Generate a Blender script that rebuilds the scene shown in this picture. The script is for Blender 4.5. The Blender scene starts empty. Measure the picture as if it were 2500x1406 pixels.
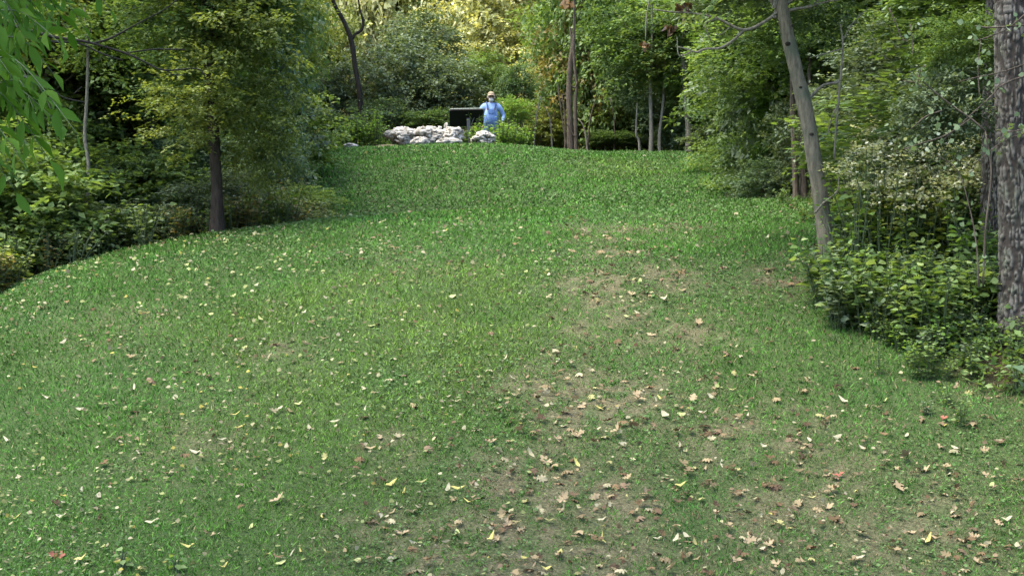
import bpy, bmesh, math, random
import numpy as np
from mathutils import Vector, Matrix

S = bpy.context.scene
COL = S.collection
R = math.radians
random.seed(7)
RNG = np.random.default_rng(11)

# ------------------------------------------------------------------ camera, sky, sun, exposure
CAMZ = 1.7
F = 3600.0                       # focal length in pixels of a 2500 px wide frame
cam = bpy.data.objects.new('camera', bpy.data.cameras.new('camera'))
COL.objects.link(cam)
cam.location = (0, 0, CAMZ)
cam.rotation_euler = (R(90), 0, 0)
cam.data.sensor_width = 36
cam.data.lens = F / 2500 * 36
cam.data.clip_end = 2000
cam.data.clip_start = 0.05
S.camera = cam

SUN_EL, SUN_AZ = R(66), R(255)   # soft light through thin cloud, high beyond the mound on the left
world = bpy.data.worlds.new('World')
S.world = world
world.use_nodes = True
wn = world.node_tree
bg = wn.nodes['Background']
sky = wn.nodes.new('ShaderNodeTexSky')
sky.sky_type = 'NISHITA'
sky.sun_disc = False
sky.sun_elevation = SUN_EL
sky.sun_rotation = SUN_AZ
sky.air_density = 1.0
sky.dust_density = 3.0
sky.ozone_density = 1.0
wn.links.new(sky.outputs[0], bg.inputs[0])
bg.inputs[1].default_value = 0.15
sd = bpy.data.lights.new('sun', 'SUN')
sd.energy = 1.5
sd.angle = R(40)
sd.color = (1.0, 0.93, 0.74)
sun = bpy.data.objects.new('sun', sd)
COL.objects.link(sun)
to_sun = Vector((math.sin(SUN_AZ) * math.cos(SUN_EL), math.cos(SUN_AZ) * math.cos(SUN_EL), math.sin(SUN_EL)))
sun.rotation_euler = to_sun.to_track_quat('Z', 'Y').to_euler()
sun.location = to_sun * 60

S.view_settings.view_transform = 'Standard'
S.view_settings.look = 'None'
S.view_settings.gamma = 1
S.view_settings.exposure = 2.6
S.view_settings.use_curve_mapping = False
S.render.engine = 'CYCLES'
S.cycles.max_bounces = 7
S.cycles.diffuse_bounces = 4
S.cycles.transmission_bounces = 4
S.cycles.transparent_max_bounces = 4


# ------------------------------------------------------------------ helpers
def px(u, v, d):
    """world point seen at pixel (u, v) of the 2500 px frame at distance d"""
    return np.array([(u - 1250) / F * d, d, CAMZ + (703 - v) / F * d])


def vnoise(p, seed=0):
    p = np.asarray(p, float)
    i = np.floor(p).astype(np.int64)
    f = p - i
    f = f * f * (3 - 2 * f)

    def h(a, b, c):
        n = (a * 374761393 + b * 668265263 + c * 2147483647 + seed * 1274126177) & 0xFFFFFFFF
        n = ((n ^ (n >> 13)) * 1274126177) & 0xFFFFFFFF
        n = (n ^ (n >> 16)) & 0xFFFFFFFF
        return n / 4294967295.0
    x, y, z = i[..., 0], i[..., 1], i[..., 2]
    fx, fy, fz = f[..., 0], f[..., 1], f[..., 2]
    r = 0
    for a in (0, 1):
        for b in (0, 1):
            for c in (0, 1):
                w = (fx if a else 1 - fx) * (fy if b else 1 - fy) * (fz if c else 1 - fz)
                r = r + w * h(x + a, y + b, z + c)
    return r


def n2(x, y, s, seed=0):
    x = np.asarray(x, float); y = np.asarray(y, float)
    return vnoise(np.stack([x * s + 37.3, y * s + 11.7, np.zeros_like(x) + .5], -1), seed)


def tag(o, label=None, cat=None, group=None, kind=None):
    if label: o['label'] = label
    if cat: o['category'] = cat
    if group: o['group'] = group
    if kind: o['kind'] = kind
    return o


def thing(name, label, cat, loc, group=None, rz=0):
    o = bpy.data.objects.new(name, None)
    o.empty_display_size = .1
    COL.objects.link(o)
    o.location = tuple(loc); o.rotation_euler = (0, 0, rz)
    return tag(o, label, cat, group)


def link(name, me, mat=None, parent=None):
    o = bpy.data.objects.new(name, me)
    COL.objects.link(o)
    if parent: o.parent = parent
    if mat:
        if not me.materials:
            me.materials.append(mat)
        o.material_slots[0].link = 'OBJECT'
        o.material_slots[0].material = mat
    return o


def mesh_np(name, V, T, attrs=None, smooth=False, k=None):
    """mesh from arrays; T (n,3) or (n,4)"""
    V = np.asarray(V, np.float32); T = np.asarray(T, np.int32)
    k = T.shape[1]
    me = bpy.data.meshes.new(name)
    me.vertices.add(len(V)); me.vertices.foreach_set('co', V.ravel())
    me.loops.add(T.size); me.loops.foreach_set('vertex_index', T.ravel())
    me.polygons.add(len(T)); me.polygons.foreach_set('loop_start', np.arange(0, T.size, k, dtype=np.int32))
    if smooth: me.polygons.foreach_set('use_smooth', np.ones(len(T), bool))
    for an, (ty, data) in (attrs or {}).items():
        a = me.attributes.new(an, ty, 'POINT')
        a.data.foreach_set('value' if ty == 'FLOAT' else 'color', np.asarray(data, np.float32).ravel())
    me.update(calc_edges=True)
    return me


class MB:
    def __init__(s): s.V = []; s.T = []; s.n = 0

    def add(s, V, Fs):
        V = np.asarray(V, float)
        s.V.append(V)
        for f in Fs: s.T.append(tuple(int(i) + s.n for i in f))
        s.n += len(V)
        return s

    def build(s, name, mat, parent=None, smooth=True):
        me = bpy.data.meshes.new(name)
        V = np.concatenate(s.V)
        me.from_pydata(V.tolist(), [], s.T)
        if smooth: me.polygons.foreach_set('use_smooth', [True] * len(me.polygons))
        me.update()
        return link(name, me, mat, parent)


def spline(P, m):
    """Catmull-Rom through the rows of P, m steps per span"""
    P = np.asarray(P, float)
    if len(P) < 3: 
        t = np.linspace(0, 1, m + 1)[:, None]
        return P[0] * (1 - t) + P[-1] * t
    Q = np.vstack([2 * P[0] - P[1], P, 2 * P[-1] - P[-2]])
    out = []
    for i in range(1, len(Q) - 2):
        for j in range(m):
            t = j / m
            a, b, c, d = Q[i - 1], Q[i], Q[i + 1], Q[i + 2]
            out.append(.5 * ((2 * b) + (c - a) * t + (2 * a - 5 * b + 4 * c - d) * t * t + (3 * b - a - 3 * c + d) * t ** 3))
    out.append(P[-1])
    return np.array(out)


def tube(PR, n=8, m=4, wob=0.0, seed=0):
    """PR rows x, y, z, r -> verts, faces of a capped tapering tube"""
    C = spline(PR, m)
    P, r = C[:, :3], np.maximum(C[:, 3], .0008)
    T = np.gradient(P, axis=0); T /= np.linalg.norm(T, axis=1)[:, None] + 1e-9
    ref = np.array([0, 1.0, 0]) if abs(T[0][1]) < .9 else np.array([1.0, 0, 0])
    A = np.cross(T, ref); A /= np.linalg.norm(A, axis=1)[:, None] + 1e-9
    B = np.cross(T, A)
    th = np.arange(n) / n * 2 * np.pi
    k = len(P)
    rr = r[:, None] * np.ones((k, n))
    if wob:
        q = np.stack([np.cos(th)[None] * 1.2 + 0 * rr, np.sin(th)[None] * 1.2 + 0 * rr, np.arange(k)[:, None] * .35 + 0 * rr], -1)
        rr = rr * (1 + wob * (vnoise(q + 20, seed) - .5) * 2)
    V = P[:, None] + rr[..., None] * (np.cos(th)[None, :, None] * A[:, None] + np.sin(th)[None, :, None] * B[:, None])
    V = V.reshape(-1, 3)
    Fs = []
    for i in range(k - 1):
        for j in range(n):
            a = i * n + j; b = i * n + (j + 1) % n
            Fs.append((a, b, b + n, a + n))
    Fs.append(tuple(range(n))[::-1]); Fs.append(tuple(range((k - 1) * n, k * n)))
    return V, Fs


# ------------------------------------------------------------------ terrain
PROF = {
    -40: [(-30, -2), (9, -2), (30, -1), (50, 1), (90, 3)],
    -16: [(-30, -1.6), (9, -1.5), (17, -1.2), (24, -.8), (34, .2), (45, 1.2), (70, 2.5), (90, 3)],
    -8: [(-30, -1.3), (0, -1.3), (6, -1.15), (9, -.8), (13, .1), (17, .8), (21, .75), (26, 1.1), (34, 3.0), (40, 3.6), (55, 3.6), (90, 3.4)],
    -5: [(-30, -1.2), (0, -1.1), (6, -.85), (9, -.3), (11, .35), (13.5, 1.22), (15.5, 1.78), (17.3, 2.1), (19, 2.12), (22, 1.75), (26, 2.45), (30, 3.6), (34, 4.72), (37, 4.95), (45, 4.5), (90, 4)],
    -2.5: [(-30, -1.1), (0, -1.05), (6, -.75), (9, -.12), (11, .6), (13.5, 1.5), (16, 2.15), (18.3, 2.54), (19.6, 2.64), (22.5, 2.05), (25, 2.5), (28, 3.42), (31, 4.3), (34, 4.95), (36, 5.08), (45, 4.8), (90, 4.3)],
    0: [(-30, -1.1), (0, -1.05), (6, -.75), (9, -.06), (11, .72), (13.5, 1.66), (16, 2.25), (18.8, 2.66), (20.3, 2.78), (23, 2.2), (25, 2.62), (28, 3.5), (31, 4.35), (34, 4.98), (36, 5.1), (45, 4.9), (90, 4.5)],
    3: [(-30, -1.0), (0, -.95), (6, -.65), (9, .0), (11, .76), (13.5, 1.72), (16, 2.3), (19, 2.74), (21, 2.94), (23.4, 2.45), (25, 2.72), (28, 3.45), (31, 4.2), (34, 4.84), (36, 5.0), (45, 4.9), (90, 4.5)],
    5: [(-30, -.8), (0, -.7), (6, -.3), (9, .45), (11, 1.12), (13.5, 1.9), (16, 2.42), (19, 2.8), (21, 2.96), (25, 3.25), (28, 3.65), (31, 4.2), (34, 4.8), (36, 4.98), (45, 4.9), (90, 4.6)],
    9: [(-30, 0), (0, 0), (9, 1.1), (13, 2.1), (20, 3.1), (30, 4.3), (40, 4.9), (90, 4.7)],
    16: [(-30, .5), (9, 1.5), (20, 3.3), (30, 4.4), (40, 4.9), (90, 4.8)],
    40: [(-30, 1), (20, 3.5), (40, 4.9), (90, 4.9)],
}
_XS = np.array(sorted(PROF), float)
_YG = np.arange(-30, 90.01, .25)


def _prof(pts):
    a = np.array(pts, float)
    v = np.interp(_YG, a[:, 0], a[:, 1])
    k = np.exp(-.5 * (np.arange(-12, 13) * .25 / .75) ** 2); k /= k.sum()
    return np.convolve(np.pad(v, 12, mode='edge'), k, 'valid')


_ZG = np.array([_prof(PROF[x]) for x in _XS])


def G(x, y):
    x = np.asarray(x, float); y = np.asarray(y, float)
    yc = np.clip((np.clip(y, -30, 89.99) + 30) / .25, 0, len(_YG) - 1.001)
    j = yc.astype(int); fy = yc - j
    xc = np.clip(x, -40, 39.999)
    i = np.clip(np.searchsorted(_XS, xc, 'right') - 1, 0, len(_XS) - 2)

    def row(k):
        k = np.clip(k, 0, len(_XS) - 1)
        return _ZG[k, j] * (1 - fy) + _ZG[k, j + 1] * fy
    x0, x1 = _XS[i], _XS[i + 1]
    t = (xc - x0) / (x1 - x0)
    z0, z1 = row(i), row(i + 1)
    xm, xp = _XS[np.clip(i - 1, 0, None)], _XS[np.clip(i + 2, None, len(_XS) - 1)]
    zm, zp = row(i - 1), row(i + 2)
    h = x1 - x0
    m0 = np.where(i > 0, (z1 - zm) / np.maximum(x1 - xm, 1e-6), (z1 - z0) / h) * h
    m1 = np.where(i < len(_XS) - 2, (zp - z0) / np.maximum(xp - x0, 1e-6), (z1 - z0) / h) * h
    z = (2 * t ** 3 - 3 * t ** 2 + 1) * z0 + (t ** 3 - 2 * t ** 2 + t) * m0 + (-2 * t ** 3 + 3 * t ** 2) * z1 + (t ** 3 - t ** 2) * m1
    return z + .15 * (n2(x, y, .5, 3) - .5) + .05 * (n2(x, y, 1.7, 4) - .5) + .02 * (n2(x, y, 5., 5) - .5)


def hit(u, v, dmin=6., dmax=60.):
    """first ground point on the ray through pixel (u, v)"""
    d = np.arange(dmin, dmax, .03)
    x = (u - 1250) / F * d
    z = CAMZ + (703 - v) / F * d
    k = np.nonzero(z <= G(x, d))[0]
    k = k[0] if len(k) else len(d) - 1
    return np.array([x[k], d[k], float(G(x[k], d[k]))])


# worn, leafy patches of the path, read off the photograph and put on the ground
WEAR = [(hit(u, v)[:2], r, s) for u, v, r, s in [
    (1480, 565, .42, 1), (1475, 620, .34, .9), (1465, 690, .42, 1), (1620, 560, .6, .6), (1620, 680, .45, .8), (1540, 775, .4, .5),
    (1700, 800, .35, .7), (1590, 830, .35, .7), (1450, 850, .4, .4), (1330, 950, .42, .7), (1420, 985, .45, .9), (1560, 975, .4, .8), (1700, 960, .3, .5),
    (1440, 1060, .3, .6), (1260, 1180, .4, .8), (1400, 1225, .45, .9), (1530, 1225, .35, .8), (1290, 1300, .5, .8), (1450, 1330, .4, .5),
    (1120, 1390, .55, 1), (1300, 1400, .5, 1), (1480, 1400, .5, .7), (900, 1300, .35, .5), (1800, 1080, .4, .6), (1930, 1060, .4, .7), (2050, 1170, .35, .7),
    (2220, 1240, .4, .6), (1830, 1260, .4, .6), (1960, 1240, .3, .7), (2250, 1340, .5, .5), (1720, 1390, .5, .5), (700, 870, .3, .5), (480, 1090, .5, .35), (300, 800, .6, .3),
    (950, 1110, .25, .6), (1880, 690, .45, .6), (2060, 640, .5, .8), (1000, 640, .6, .25), (1200, 1400, .5, .7), (1340, 1240, .4, .7), (1400, 1130, .35, .6), (1410, 1030, .35, .6), (1400, 900, .35, .55), (1440, 800, .35, .6), (1450, 740, .35, .6), (1475, 590, .35, .7), (1230, 1290, .45, .6)]]


def wear(x, y):
    w = np.zeros_like(np.asarray(x, float))
    for c, r, s in WEAR:
        w = np.maximum(w, s * np.exp(-((x - c[0]) ** 2 + ((y - c[1]) * .8) ** 2) / (r * r)))
    n = n2(x, y, 2.2, 8) * .6 + n2(x, y, 6., 9) * .4
    w = w * (.3 + 1.1 * n) * (.35 + 1.1 * (n2(x, y, 13., 10) > .5))
    near = np.clip((13.5 - y) / 4, 0, 1) * np.clip((x + .6) / 1.2, 0, 1) * .34
    return np.clip(w + near * (n > .42) * n, 0, 1)


# lawn edge: everything outside is woodland floor
_LE = np.array([(-9, 6), (-8.5, 9), (-7.4, 12), (-6.3, 15), (-5.9, 17), (-4.4, 18.2), (-3.3, 19.6), (-3.1, 22), (-4.2, 26), (-4.7, 30), (-5, 34), (-5.2, 37.5), (-5.5, 39)])
_RE = np.array([(4.3, 6), (3.95, 9), (3.8, 11), (3.3, 12.5), (3.2, 13.4), (4.0, 15), (4.2, 18), (4.3, 21), (4.05, 24), (4.2, 28), (4.7, 32), (5.1, 36), (5.2, 39)])


def forest(x, y):
    l = np.interp(y, _LE[:, 1], _LE[:, 0]); r = np.interp(y, _RE[:, 1], _RE[:, 0])
    j = (n2(x, y, 1.6, 21) - .5) * .7
    a = np.clip((l - x + j) / .5 + .5, 0, 1); b = np.clip((x - r + j) / .5 + .5, 0, 1)
    back = np.clip((y - 38.2) / 1.0, 0, 1)
    return np.maximum(np.maximum(a, b), back)


# ------------------------------------------------------------------ materials
def new_mat(name):
    m = bpy.data.materials.new(name); m.use_nodes = True
    nt = m.node_tree
    return m, nt, nt.nodes['Principled BSDF'], nt.nodes['Material Output']


def ramp(nt, fac, stops):
    r = nt.nodes.new('ShaderNodeValToRGB')
    e = r.color_ramp.elements
    while len(e) < len(stops): e.new(.5)
    for k, (p, c) in enumerate(stops):
        e[k].position = p; e[k].color = (*c, 1)
    nt.links.new(fac, r.inputs[0])
    return r.outputs[0]


def leaf_mat(name, stops, trans=.38, rough=.55, spec=.22):
    m, nt, b, out = new_mat(name)
    at = nt.nodes.new('ShaderNodeAttribute'); at.attribute_name = 'tint'
    c = ramp(nt, at.outputs['Fac'], stops)
    nt.links.new(c, b.inputs['Base Color'])
    b.inputs['Roughness'].default_value = rough
    b.inputs['Specular IOR Level'].default_value = spec
    tr = nt.nodes.new('ShaderNodeBsdfTranslucent')
    mx = nt.nodes.new('ShaderNodeMixRGB'); mx.blend_type = 'MULTIPLY'; mx.inputs[0].default_value = 1
    mx.inputs[2].default_value = (1.5, 1.45, .6, 1)
    nt.links.new(c, mx.inputs[1]); nt.links.new(mx.outputs[0], tr.inputs[0])
    ms = nt.nodes.new('ShaderNodeMixShader'); ms.inputs[0].default_value = trans
    nt.links.new(b.outputs[0], ms.inputs[1]); nt.links.new(tr.outputs[0], ms.inputs[2])
    nt.links.new(ms.outputs[0], out.inputs[0])
    return m


def col_mat(name, trans=.3, rough=.55, spec=.3):
    """colour straight from the mesh's own colour attribute (each blade or leaf has its own colour)"""
    m, nt, b, out = new_mat(name)
    at = nt.nodes.new('ShaderNodeAttribute'); at.attribute_name = 'colour'
    nt.links.new(at.outputs['Color'], b.inputs['Base Color'])
    b.inputs['Roughness'].default_value = rough; b.inputs['Specular IOR Level'].default_value = spec
    tr = nt.nodes.new('ShaderNodeBsdfTranslucent'); nt.links.new(at.outputs['Color'], tr.inputs[0])
    ms = nt.nodes.new('ShaderNodeMixShader'); ms.inputs[0].default_value = trans
    nt.links.new(b.outputs[0], ms.inputs[1]); nt.links.new(tr.outputs[0], ms.inputs[2]); nt.links.new(ms.outputs[0], out.inputs[0])
    return m


def bark_mat(name, dark, light, scale=(30, 30, 6), bump=.4, blotch=None):
    m, nt, b, out = new_mat(name)
    tc = nt.nodes.new('ShaderNodeTexCoord'); mp = nt.nodes.new('ShaderNodeMapping')
    mp.inputs['Scale'].default_value = scale
    nt.links.new(tc.outputs['Object'], mp.inputs[0])
    nz = nt.nodes.new('ShaderNodeTexNoise'); nz.inputs['Scale'].default_value = 1; nz.inputs['Detail'].default_value = 5; nz.inputs['Roughness'].default_value = .65
    nt.links.new(mp.outputs[0], nz.inputs[0])
    c = ramp(nt, nz.outputs[0], [(.35, dark), (.62, light)])
    if blotch:
        n3 = nt.nodes.new('ShaderNodeTexNoise'); n3.inputs['Scale'].default_value = 3.5; n3.inputs['Detail'].default_value = 4
        nt.links.new(tc.outputs['Object'], n3.inputs[0])
        rr = ramp(nt, n3.outputs[0], [(.5, (0, 0, 0)), (.66, (.8, .8, .8))])
        mx = nt.nodes.new('ShaderNodeMixRGB'); mx.inputs[2].default_value = (*blotch, 1)
        nt.links.new(rr, mx.inputs[0]); nt.links.new(c, mx.inputs[1]); c = mx.outputs[0]
    nt.links.new(c, b.inputs['Base Color'])
    bp = nt.nodes.new('ShaderNodeBump'); bp.inputs['Strength'].default_value = bump; bp.inputs['Distance'].default_value = .02
    nt.links.new(nz.outputs[0], bp.inputs['Height']); nt.links.new(bp.outputs[0], b.inputs['Normal'])
    b.inputs['Roughness'].default_value = .9; b.inputs['Specular IOR Level'].default_value = .15
    return m


def plain(name, c, rough=.7, spec=.3, var=.25, scale=12, bump=0, metal=0):
    m, nt, b, out = new_mat(name)
    nz = nt.nodes.new('ShaderNodeTexNoise'); nz.inputs['Scale'].default_value = scale; nz.inputs['Detail'].default_value = 5
    tc = nt.nodes.new('ShaderNodeTexCoord'); nt.links.new(tc.outputs['Object'], nz.inputs[0])
    k = ramp(nt, nz.outputs[0], [(.3, tuple(v * (1 - var) for v in c)), (.7, tuple(min(1, v * (1 + var)) for v in c))])
    nt.links.new(k, b.inputs['Base Color'])
    b.inputs['Roughness'].default_value = rough; b.inputs['Specular IOR Level'].default_value = spec; b.inputs['Metallic'].default_value = metal
    if bump:
        bp = nt.nodes.new('ShaderNodeBump'); bp.inputs['Strength'].default_value = bump; bp.inputs['Distance'].default_value = .02
        nt.links.new(nz.outputs[0], bp.inputs['Height']); nt.links.new(bp.outputs[0], b.inputs['Normal'])
    return m


L = {
    'mid': leaf_mat('leaf_mid', [(0, (.03, .064, .018)), (.5, (.09, .15, .042)), (1, (.20, .27, .105))], .4),
    'dark': leaf_mat('leaf_dark', [(0, (.022, .05, .02)), (.5, (.06, .108, .04)), (1, (.13, .19, .085))], .33),
    'bluish': leaf_mat('leaf_bluish', [(0, (.026, .055, .03)), (.5, (.072, .12, .066)), (1, (.16, .22, .13))], .33),
    'yellow': leaf_mat('leaf_yellow', [(0, (.045, .072, .016)), (.5, (.105, .14, .034)), (1, (.22, .25, .085))], .4),
    'gold': leaf_mat('leaf_gold_sunlit', [(0, (.09, .11, .04)), (.45, (.33, .35, .16)), (1, (.64, .61, .38))], .42),  # yellow leaves lightened: sunlight on the far trees is put into their colour
    'grey': leaf_mat('leaf_grey', [(0, (.032, .055, .03)), (.5, (.08, .115, .062)), (1, (.18, .225, .135))], .3),
    'fresh': leaf_mat('leaf_fresh', [(0, (.05, .11, .018)), (.5, (.11, .20, .04)), (1, (.19, .29, .075))], .4),
    'tan': leaf_mat('leaf_tan', [(0, (.06, .06, .02)), (.4, (.13, .12, .04)), (1, (.24, .19, .08))], .35),
    'pale': leaf_mat('leaf_pale', [(0, (.05, .09, .04)), (.6, (.12, .17, .09)), (1, (.27, .31, .23))], .3),
    'dead': leaf_mat('leaf_dead', [(0, (.03, .018, .01)), (.5, (.08, .048, .022)), (1, (.16, .10, .045))], .3),
    'hick': leaf_mat('leaf_hickory', [(0, (.022, .06, .008)), (.5, (.042, .10, .013)), (1, (.085, .15, .02))], .4, .7, .06),
    'flower': leaf_mat('flower_head', [(0, (.30, .33, .17)), (.5, (.48, .49, .32)), (1, (.68, .68, .54))], .3),
}
BARK = {
    'dark': bark_mat('bark_dark', (.008, .008, .006), (.026, .022, .018)),
    'brown': bark_mat('bark_brown', (.016, .013, .010), (.04, .032, .025), (40, 40, 8), .6),
    'grey': bark_mat('bark_smooth_grey', (.062, .058, .042), (.135, .122, .088), (34, 34, 9), .6, (.06, .072, .05)),
    'rough': bark_mat('bark_rough', (.075, .065, .06), (.20, .175, .165), (60, 60, 18), .7, (.10, .105, .085)),
    'pale': bark_mat('bark_pale', (.10, .095, .075), (.22, .20, .16), (30, 30, 8), .4),
    'moss': bark_mat('bark_mossy', (.03, .045, .03), (.07, .085, .055), (30, 30, 8), .4),
    'snag': bark_mat('bark_snag', (.032, .026, .02), (.095, .078, .06), (50, 50, 7), .6),
    'twig': bark_mat('bark_twig', (.07, .065, .05), (.17, .16, .125), (60, 60, 20), .2),
}

# ground: soil, thatch and moss on the lawn, leaf litter in the wood
gm, nt, gb, gout = new_mat('ground_soil')
tc = nt.nodes.new('ShaderNodeTexCoord')


def gnoise(sc, det=6, ro=.6):
    n = nt.nodes.new('ShaderNodeTexNoise'); n.inputs['Scale'].default_value = sc; n.inputs['Detail'].default_value = det; n.inputs['Roughness'].default_value = ro
    nt.links.new(tc.outputs['Object'], n.inputs[0]); return n.outputs[0]


def gmix(f, a, b):
    m = nt.nodes.new('ShaderNodeMixRGB')
    for s, v in zip((0, 1, 2), (f, a, b)): nt.links.new(v, m.inputs[s])
    return m.outputs[0]


fine, mid_ = gnoise(45, 8, .75), gnoise(6)
soil = ramp(nt, fine, [(.3, (.026, .024, .013)), (.5, (.085, .08, .045)), (.7, (.18, .17, .10))])
turf = ramp(nt, fine, [(.3, (.012, .026, .008)), (.5, (.034, .06, .018)), (.72, (.08, .11, .04))])
litter = ramp(nt, fine, [(.3, (.012, .009, .006)), (.5, (.04, .03, .018)), (.72, (.10, .075, .045))])
aw = nt.nodes.new('ShaderNodeAttribute'); aw.attribute_name = 'wear'
af = nt.nodes.new('ShaderNodeAttribute'); af.attribute_name = 'wood'
gc = gmix(af.outputs['Fac'], gmix(aw.outputs['Fac'], turf, soil), litter)
nt.links.new(gc, gb.inputs['Base Color'])
gb.inputs['Roughness'].default_value = .95; gb.inputs['Specular IOR Level'].default_value = .1
bp = nt.nodes.new('ShaderNodeBump'); bp.inputs['Strength'].default_value = .9; bp.inputs['Distance'].default_value = .03
nt.links.new(fine, bp.inputs['Height']); nt.links.new(bp.outputs[0], gb.inputs['Normal'])

gx = np.concatenate([[-600, -300, -150, -80, -45], np.arange(-30, -9, .6), np.arange(-9, 9, .12), np.arange(9, 30, .6), [45, 80, 150, 300, 600]])
gy = np.concatenate([[-400, -150, -60], np.arange(-30, 6, .6), np.arange(6, 40, .12), np.arange(40, 90, .6), [100, 130, 200, 400, 900]])
X, Y = np.meshgrid(gx, gy)
Z = G(X, Y)
nx, ny = len(gx), len(gy)
I = (np.arange(ny - 1)[:, None] * nx + np.arange(nx - 1)[None]).ravel()
ground = link('ground', mesh_np('ground', np.stack([X, Y, Z], -1).reshape(-1, 3), np.stack([I, I + 1, I + nx + 1, I + nx], 1),
              {'wear': ('FLOAT', wear(X, Y).ravel()), 'wood': ('FLOAT', forest(X, Y).ravel())}, True), gm)
tag(ground, kind='structure')

# ------------------------------------------------------------------ leaves
LEAF4 = (np.array([(0, 0, 0), (.31, .42, .07), (0, 1, -.06), (-.31, .42, .07)]), np.array([(0, 1, 2), (0, 2, 3)]))
LEAF6 = (np.array([(0, 0, 0), (.25, .2, .05), (.3, .52, .07), (0, 1, -.1), (-.3, .52, .07), (-.25, .2, .05), (0, .5, 0)]),
         np.array([(0, 1, 6), (1, 2, 6), (2, 3, 6), (3, 4, 6), (4, 5, 6), (5, 0, 6)]))
NARROW = (np.array([(0, 0, 0), (.13, .25, .03), (.15, .55, .03), (0, 1, -.12), (-.15, .55, .03), (-.13, .25, .03), (0, .5, -.02)]), LEAF6[1])
BLADE = (np.array([(-.5, 0, 0), (.5, 0, 0), (-.35, .55, .1), (.35, .55, .1), (0, 1, .28)]), np.array([(0, 1, 3), (0, 3, 2), (2, 3, 4)]))


def unit(a): return a / (np.linalg.norm(a, axis=-1, keepdims=True) + 1e-9)


def leaves(P, D, N, size, tmpl=LEAF4, width=1.0):
    """place a template at P, growing along D, facing about N"""
    n = len(P)
    D = unit(D); Xa = unit(np.cross(D, N)); Na = np.cross(Xa, D)
    V0, T0 = tmpl
    size = np.broadcast_to(np.asarray(size, float), (n,)); width = np.broadcast_to(np.asarray(width, float), (n,))
    V = P[:, None] + size[:, None, None] * (V0[None, :, 0, None] * width[:, None, None] * Xa[:, None] + V0[None, :, 1, None] * D[:, None] + V0[None, :, 2, None] * Na[:, None])
    T = T0[None] + (np.arange(n) * len(V0))[:, None, None]
    return V.reshape(-1, 3), T.reshape(-1, 3)


def rnd(n, k=3): return RNG.normal(size=(n, k))


def crown_lib(name, rad, flat, nspray, per, leaf, seed, low=-1.0, droop=.5, spray_r=.3):
    """one crown: sprays of leaves on the outside of a lobed volume, with limbs; centred on its own middle"""
    global RNG
    RNG = np.random.default_rng(seed)
    d = unit(rnd(nspray))
    d[:, 2] = np.clip(d[:, 2], low, 1); d = unit(d)
    lob = .62 + .62 * vnoise(d * 1.6 + 9.1, seed) + .25 * (vnoise(d * 4 + 3.3, seed + 1) - .5)
    rr = RNG.random(nspray) ** .45 * lob
    Cn = d * rr[:, None] * np.array([rad, rad, rad * flat])
    out = unit(Cn * np.array([1, 1, .35]) + 1e-3 + .25 * rnd(nspray))
    out[:, 2] = np.maximum(out[:, 2] - droop * RNG.random(nspray), -.4); out = unit(out)
    up = unit(np.array([0, 0, 1.0]) + .35 * rnd(nspray))
    side = unit(np.cross(out, up)); up = np.cross(side, out)
    a = (RNG.random((nspray, per)) - .45) * 2 * spray_r
    b = (RNG.random((nspray, per)) - .5) * 1.5 * spray_r * (1 - .5 * np.abs(a) / spray_r)
    c = RNG.normal(size=(nspray, per)) * spray_r * .16 - .25 * (a ** 2) / spray_r
    P = Cn[:, None] + a[..., None] * out[:, None] + b[..., None] * side[:, None] + c[..., None] * up[:, None]
    P = P.reshape(-1, 3); n = len(P)
    sg = np.sign(b)[..., None]
    D = (out[:, None] * .7 + side[:, None] * sg * .8).reshape(-1, 3) + .5 * rnd(n); D[:, 2] = D[:, 2] * .6 - .12
    N = np.repeat(up, per, 0) * .6 + np.array([0, 0, .6]) + .5 * rnd(n)
    sz = leaf * (.6 + .75 * RNG.random(n))
    V, T = leaves(P, D, N, sz)
    tint = np.clip(.62 * np.repeat(np.clip(RNG.normal(.5, .22, nspray), 0, 1), per) + .38 * RNG.random(n), 0, 1)
    k = len(LEAF4[0])
    me = mesh_np(name, V, T, {'tint': ('FLOAT', np.repeat(tint, k))})
    mb = MB()
    base = np.array([0, 0, -rad * flat * .95])
    for i in range(0, nspray, max(1, nspray // 46)):
        tgt = Cn[i] * .92
        s = base * (1 - RNG.random() * .8)
        mid = (s + tgt) / 2 + np.array([0, 0, .18 * rad]) * RNG.random() + rnd(1)[0] * .06 * rad
        mb.add(*tube(np.array([[*s, .014 * rad], [*mid, .009 * rad], [*tgt, .003 * rad]]), 5, 4))
    me2 = bpy.data.meshes.new(name + '_limbs')
    me2.from_pydata(np.concatenate(mb.V).tolist(), [], mb.T)
    return me, me2


LIB = {}
for i in range(3): LIB['big%d' % i] = (2.6,) + crown_lib('big_crown', 2.6, 1.1, 1000, 40, .092, 100 + i, spray_r=.36)
for i in range(3): LIB['far%d' % i] = (2.6,) + crown_lib('far_crown', 2.6, 1.1, 800, 34, .125, 150 + i, spray_r=.4)
for i in range(3): LIB['mid%d' % i] = (1.5,) + crown_lib('mid_crown', 1.5, 1.05, 380, 32, .097, 200 + i, spray_r=.26)
for i in range(2): LIB['shrub%d' % i] = (1.2,) + crown_lib('shrub_crown', 1.2, .9, 340, 28, .088, 300 + i, low=-.5, droop=.25, spray_r=.22)
for i in range(2): LIB['airy%d' % i] = (1.6,) + crown_lib('airy_crown', 1.6, 1.2, 150, 30, .098, 400 + i, spray_r=.28)
_ck = {'n': 0}


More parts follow.
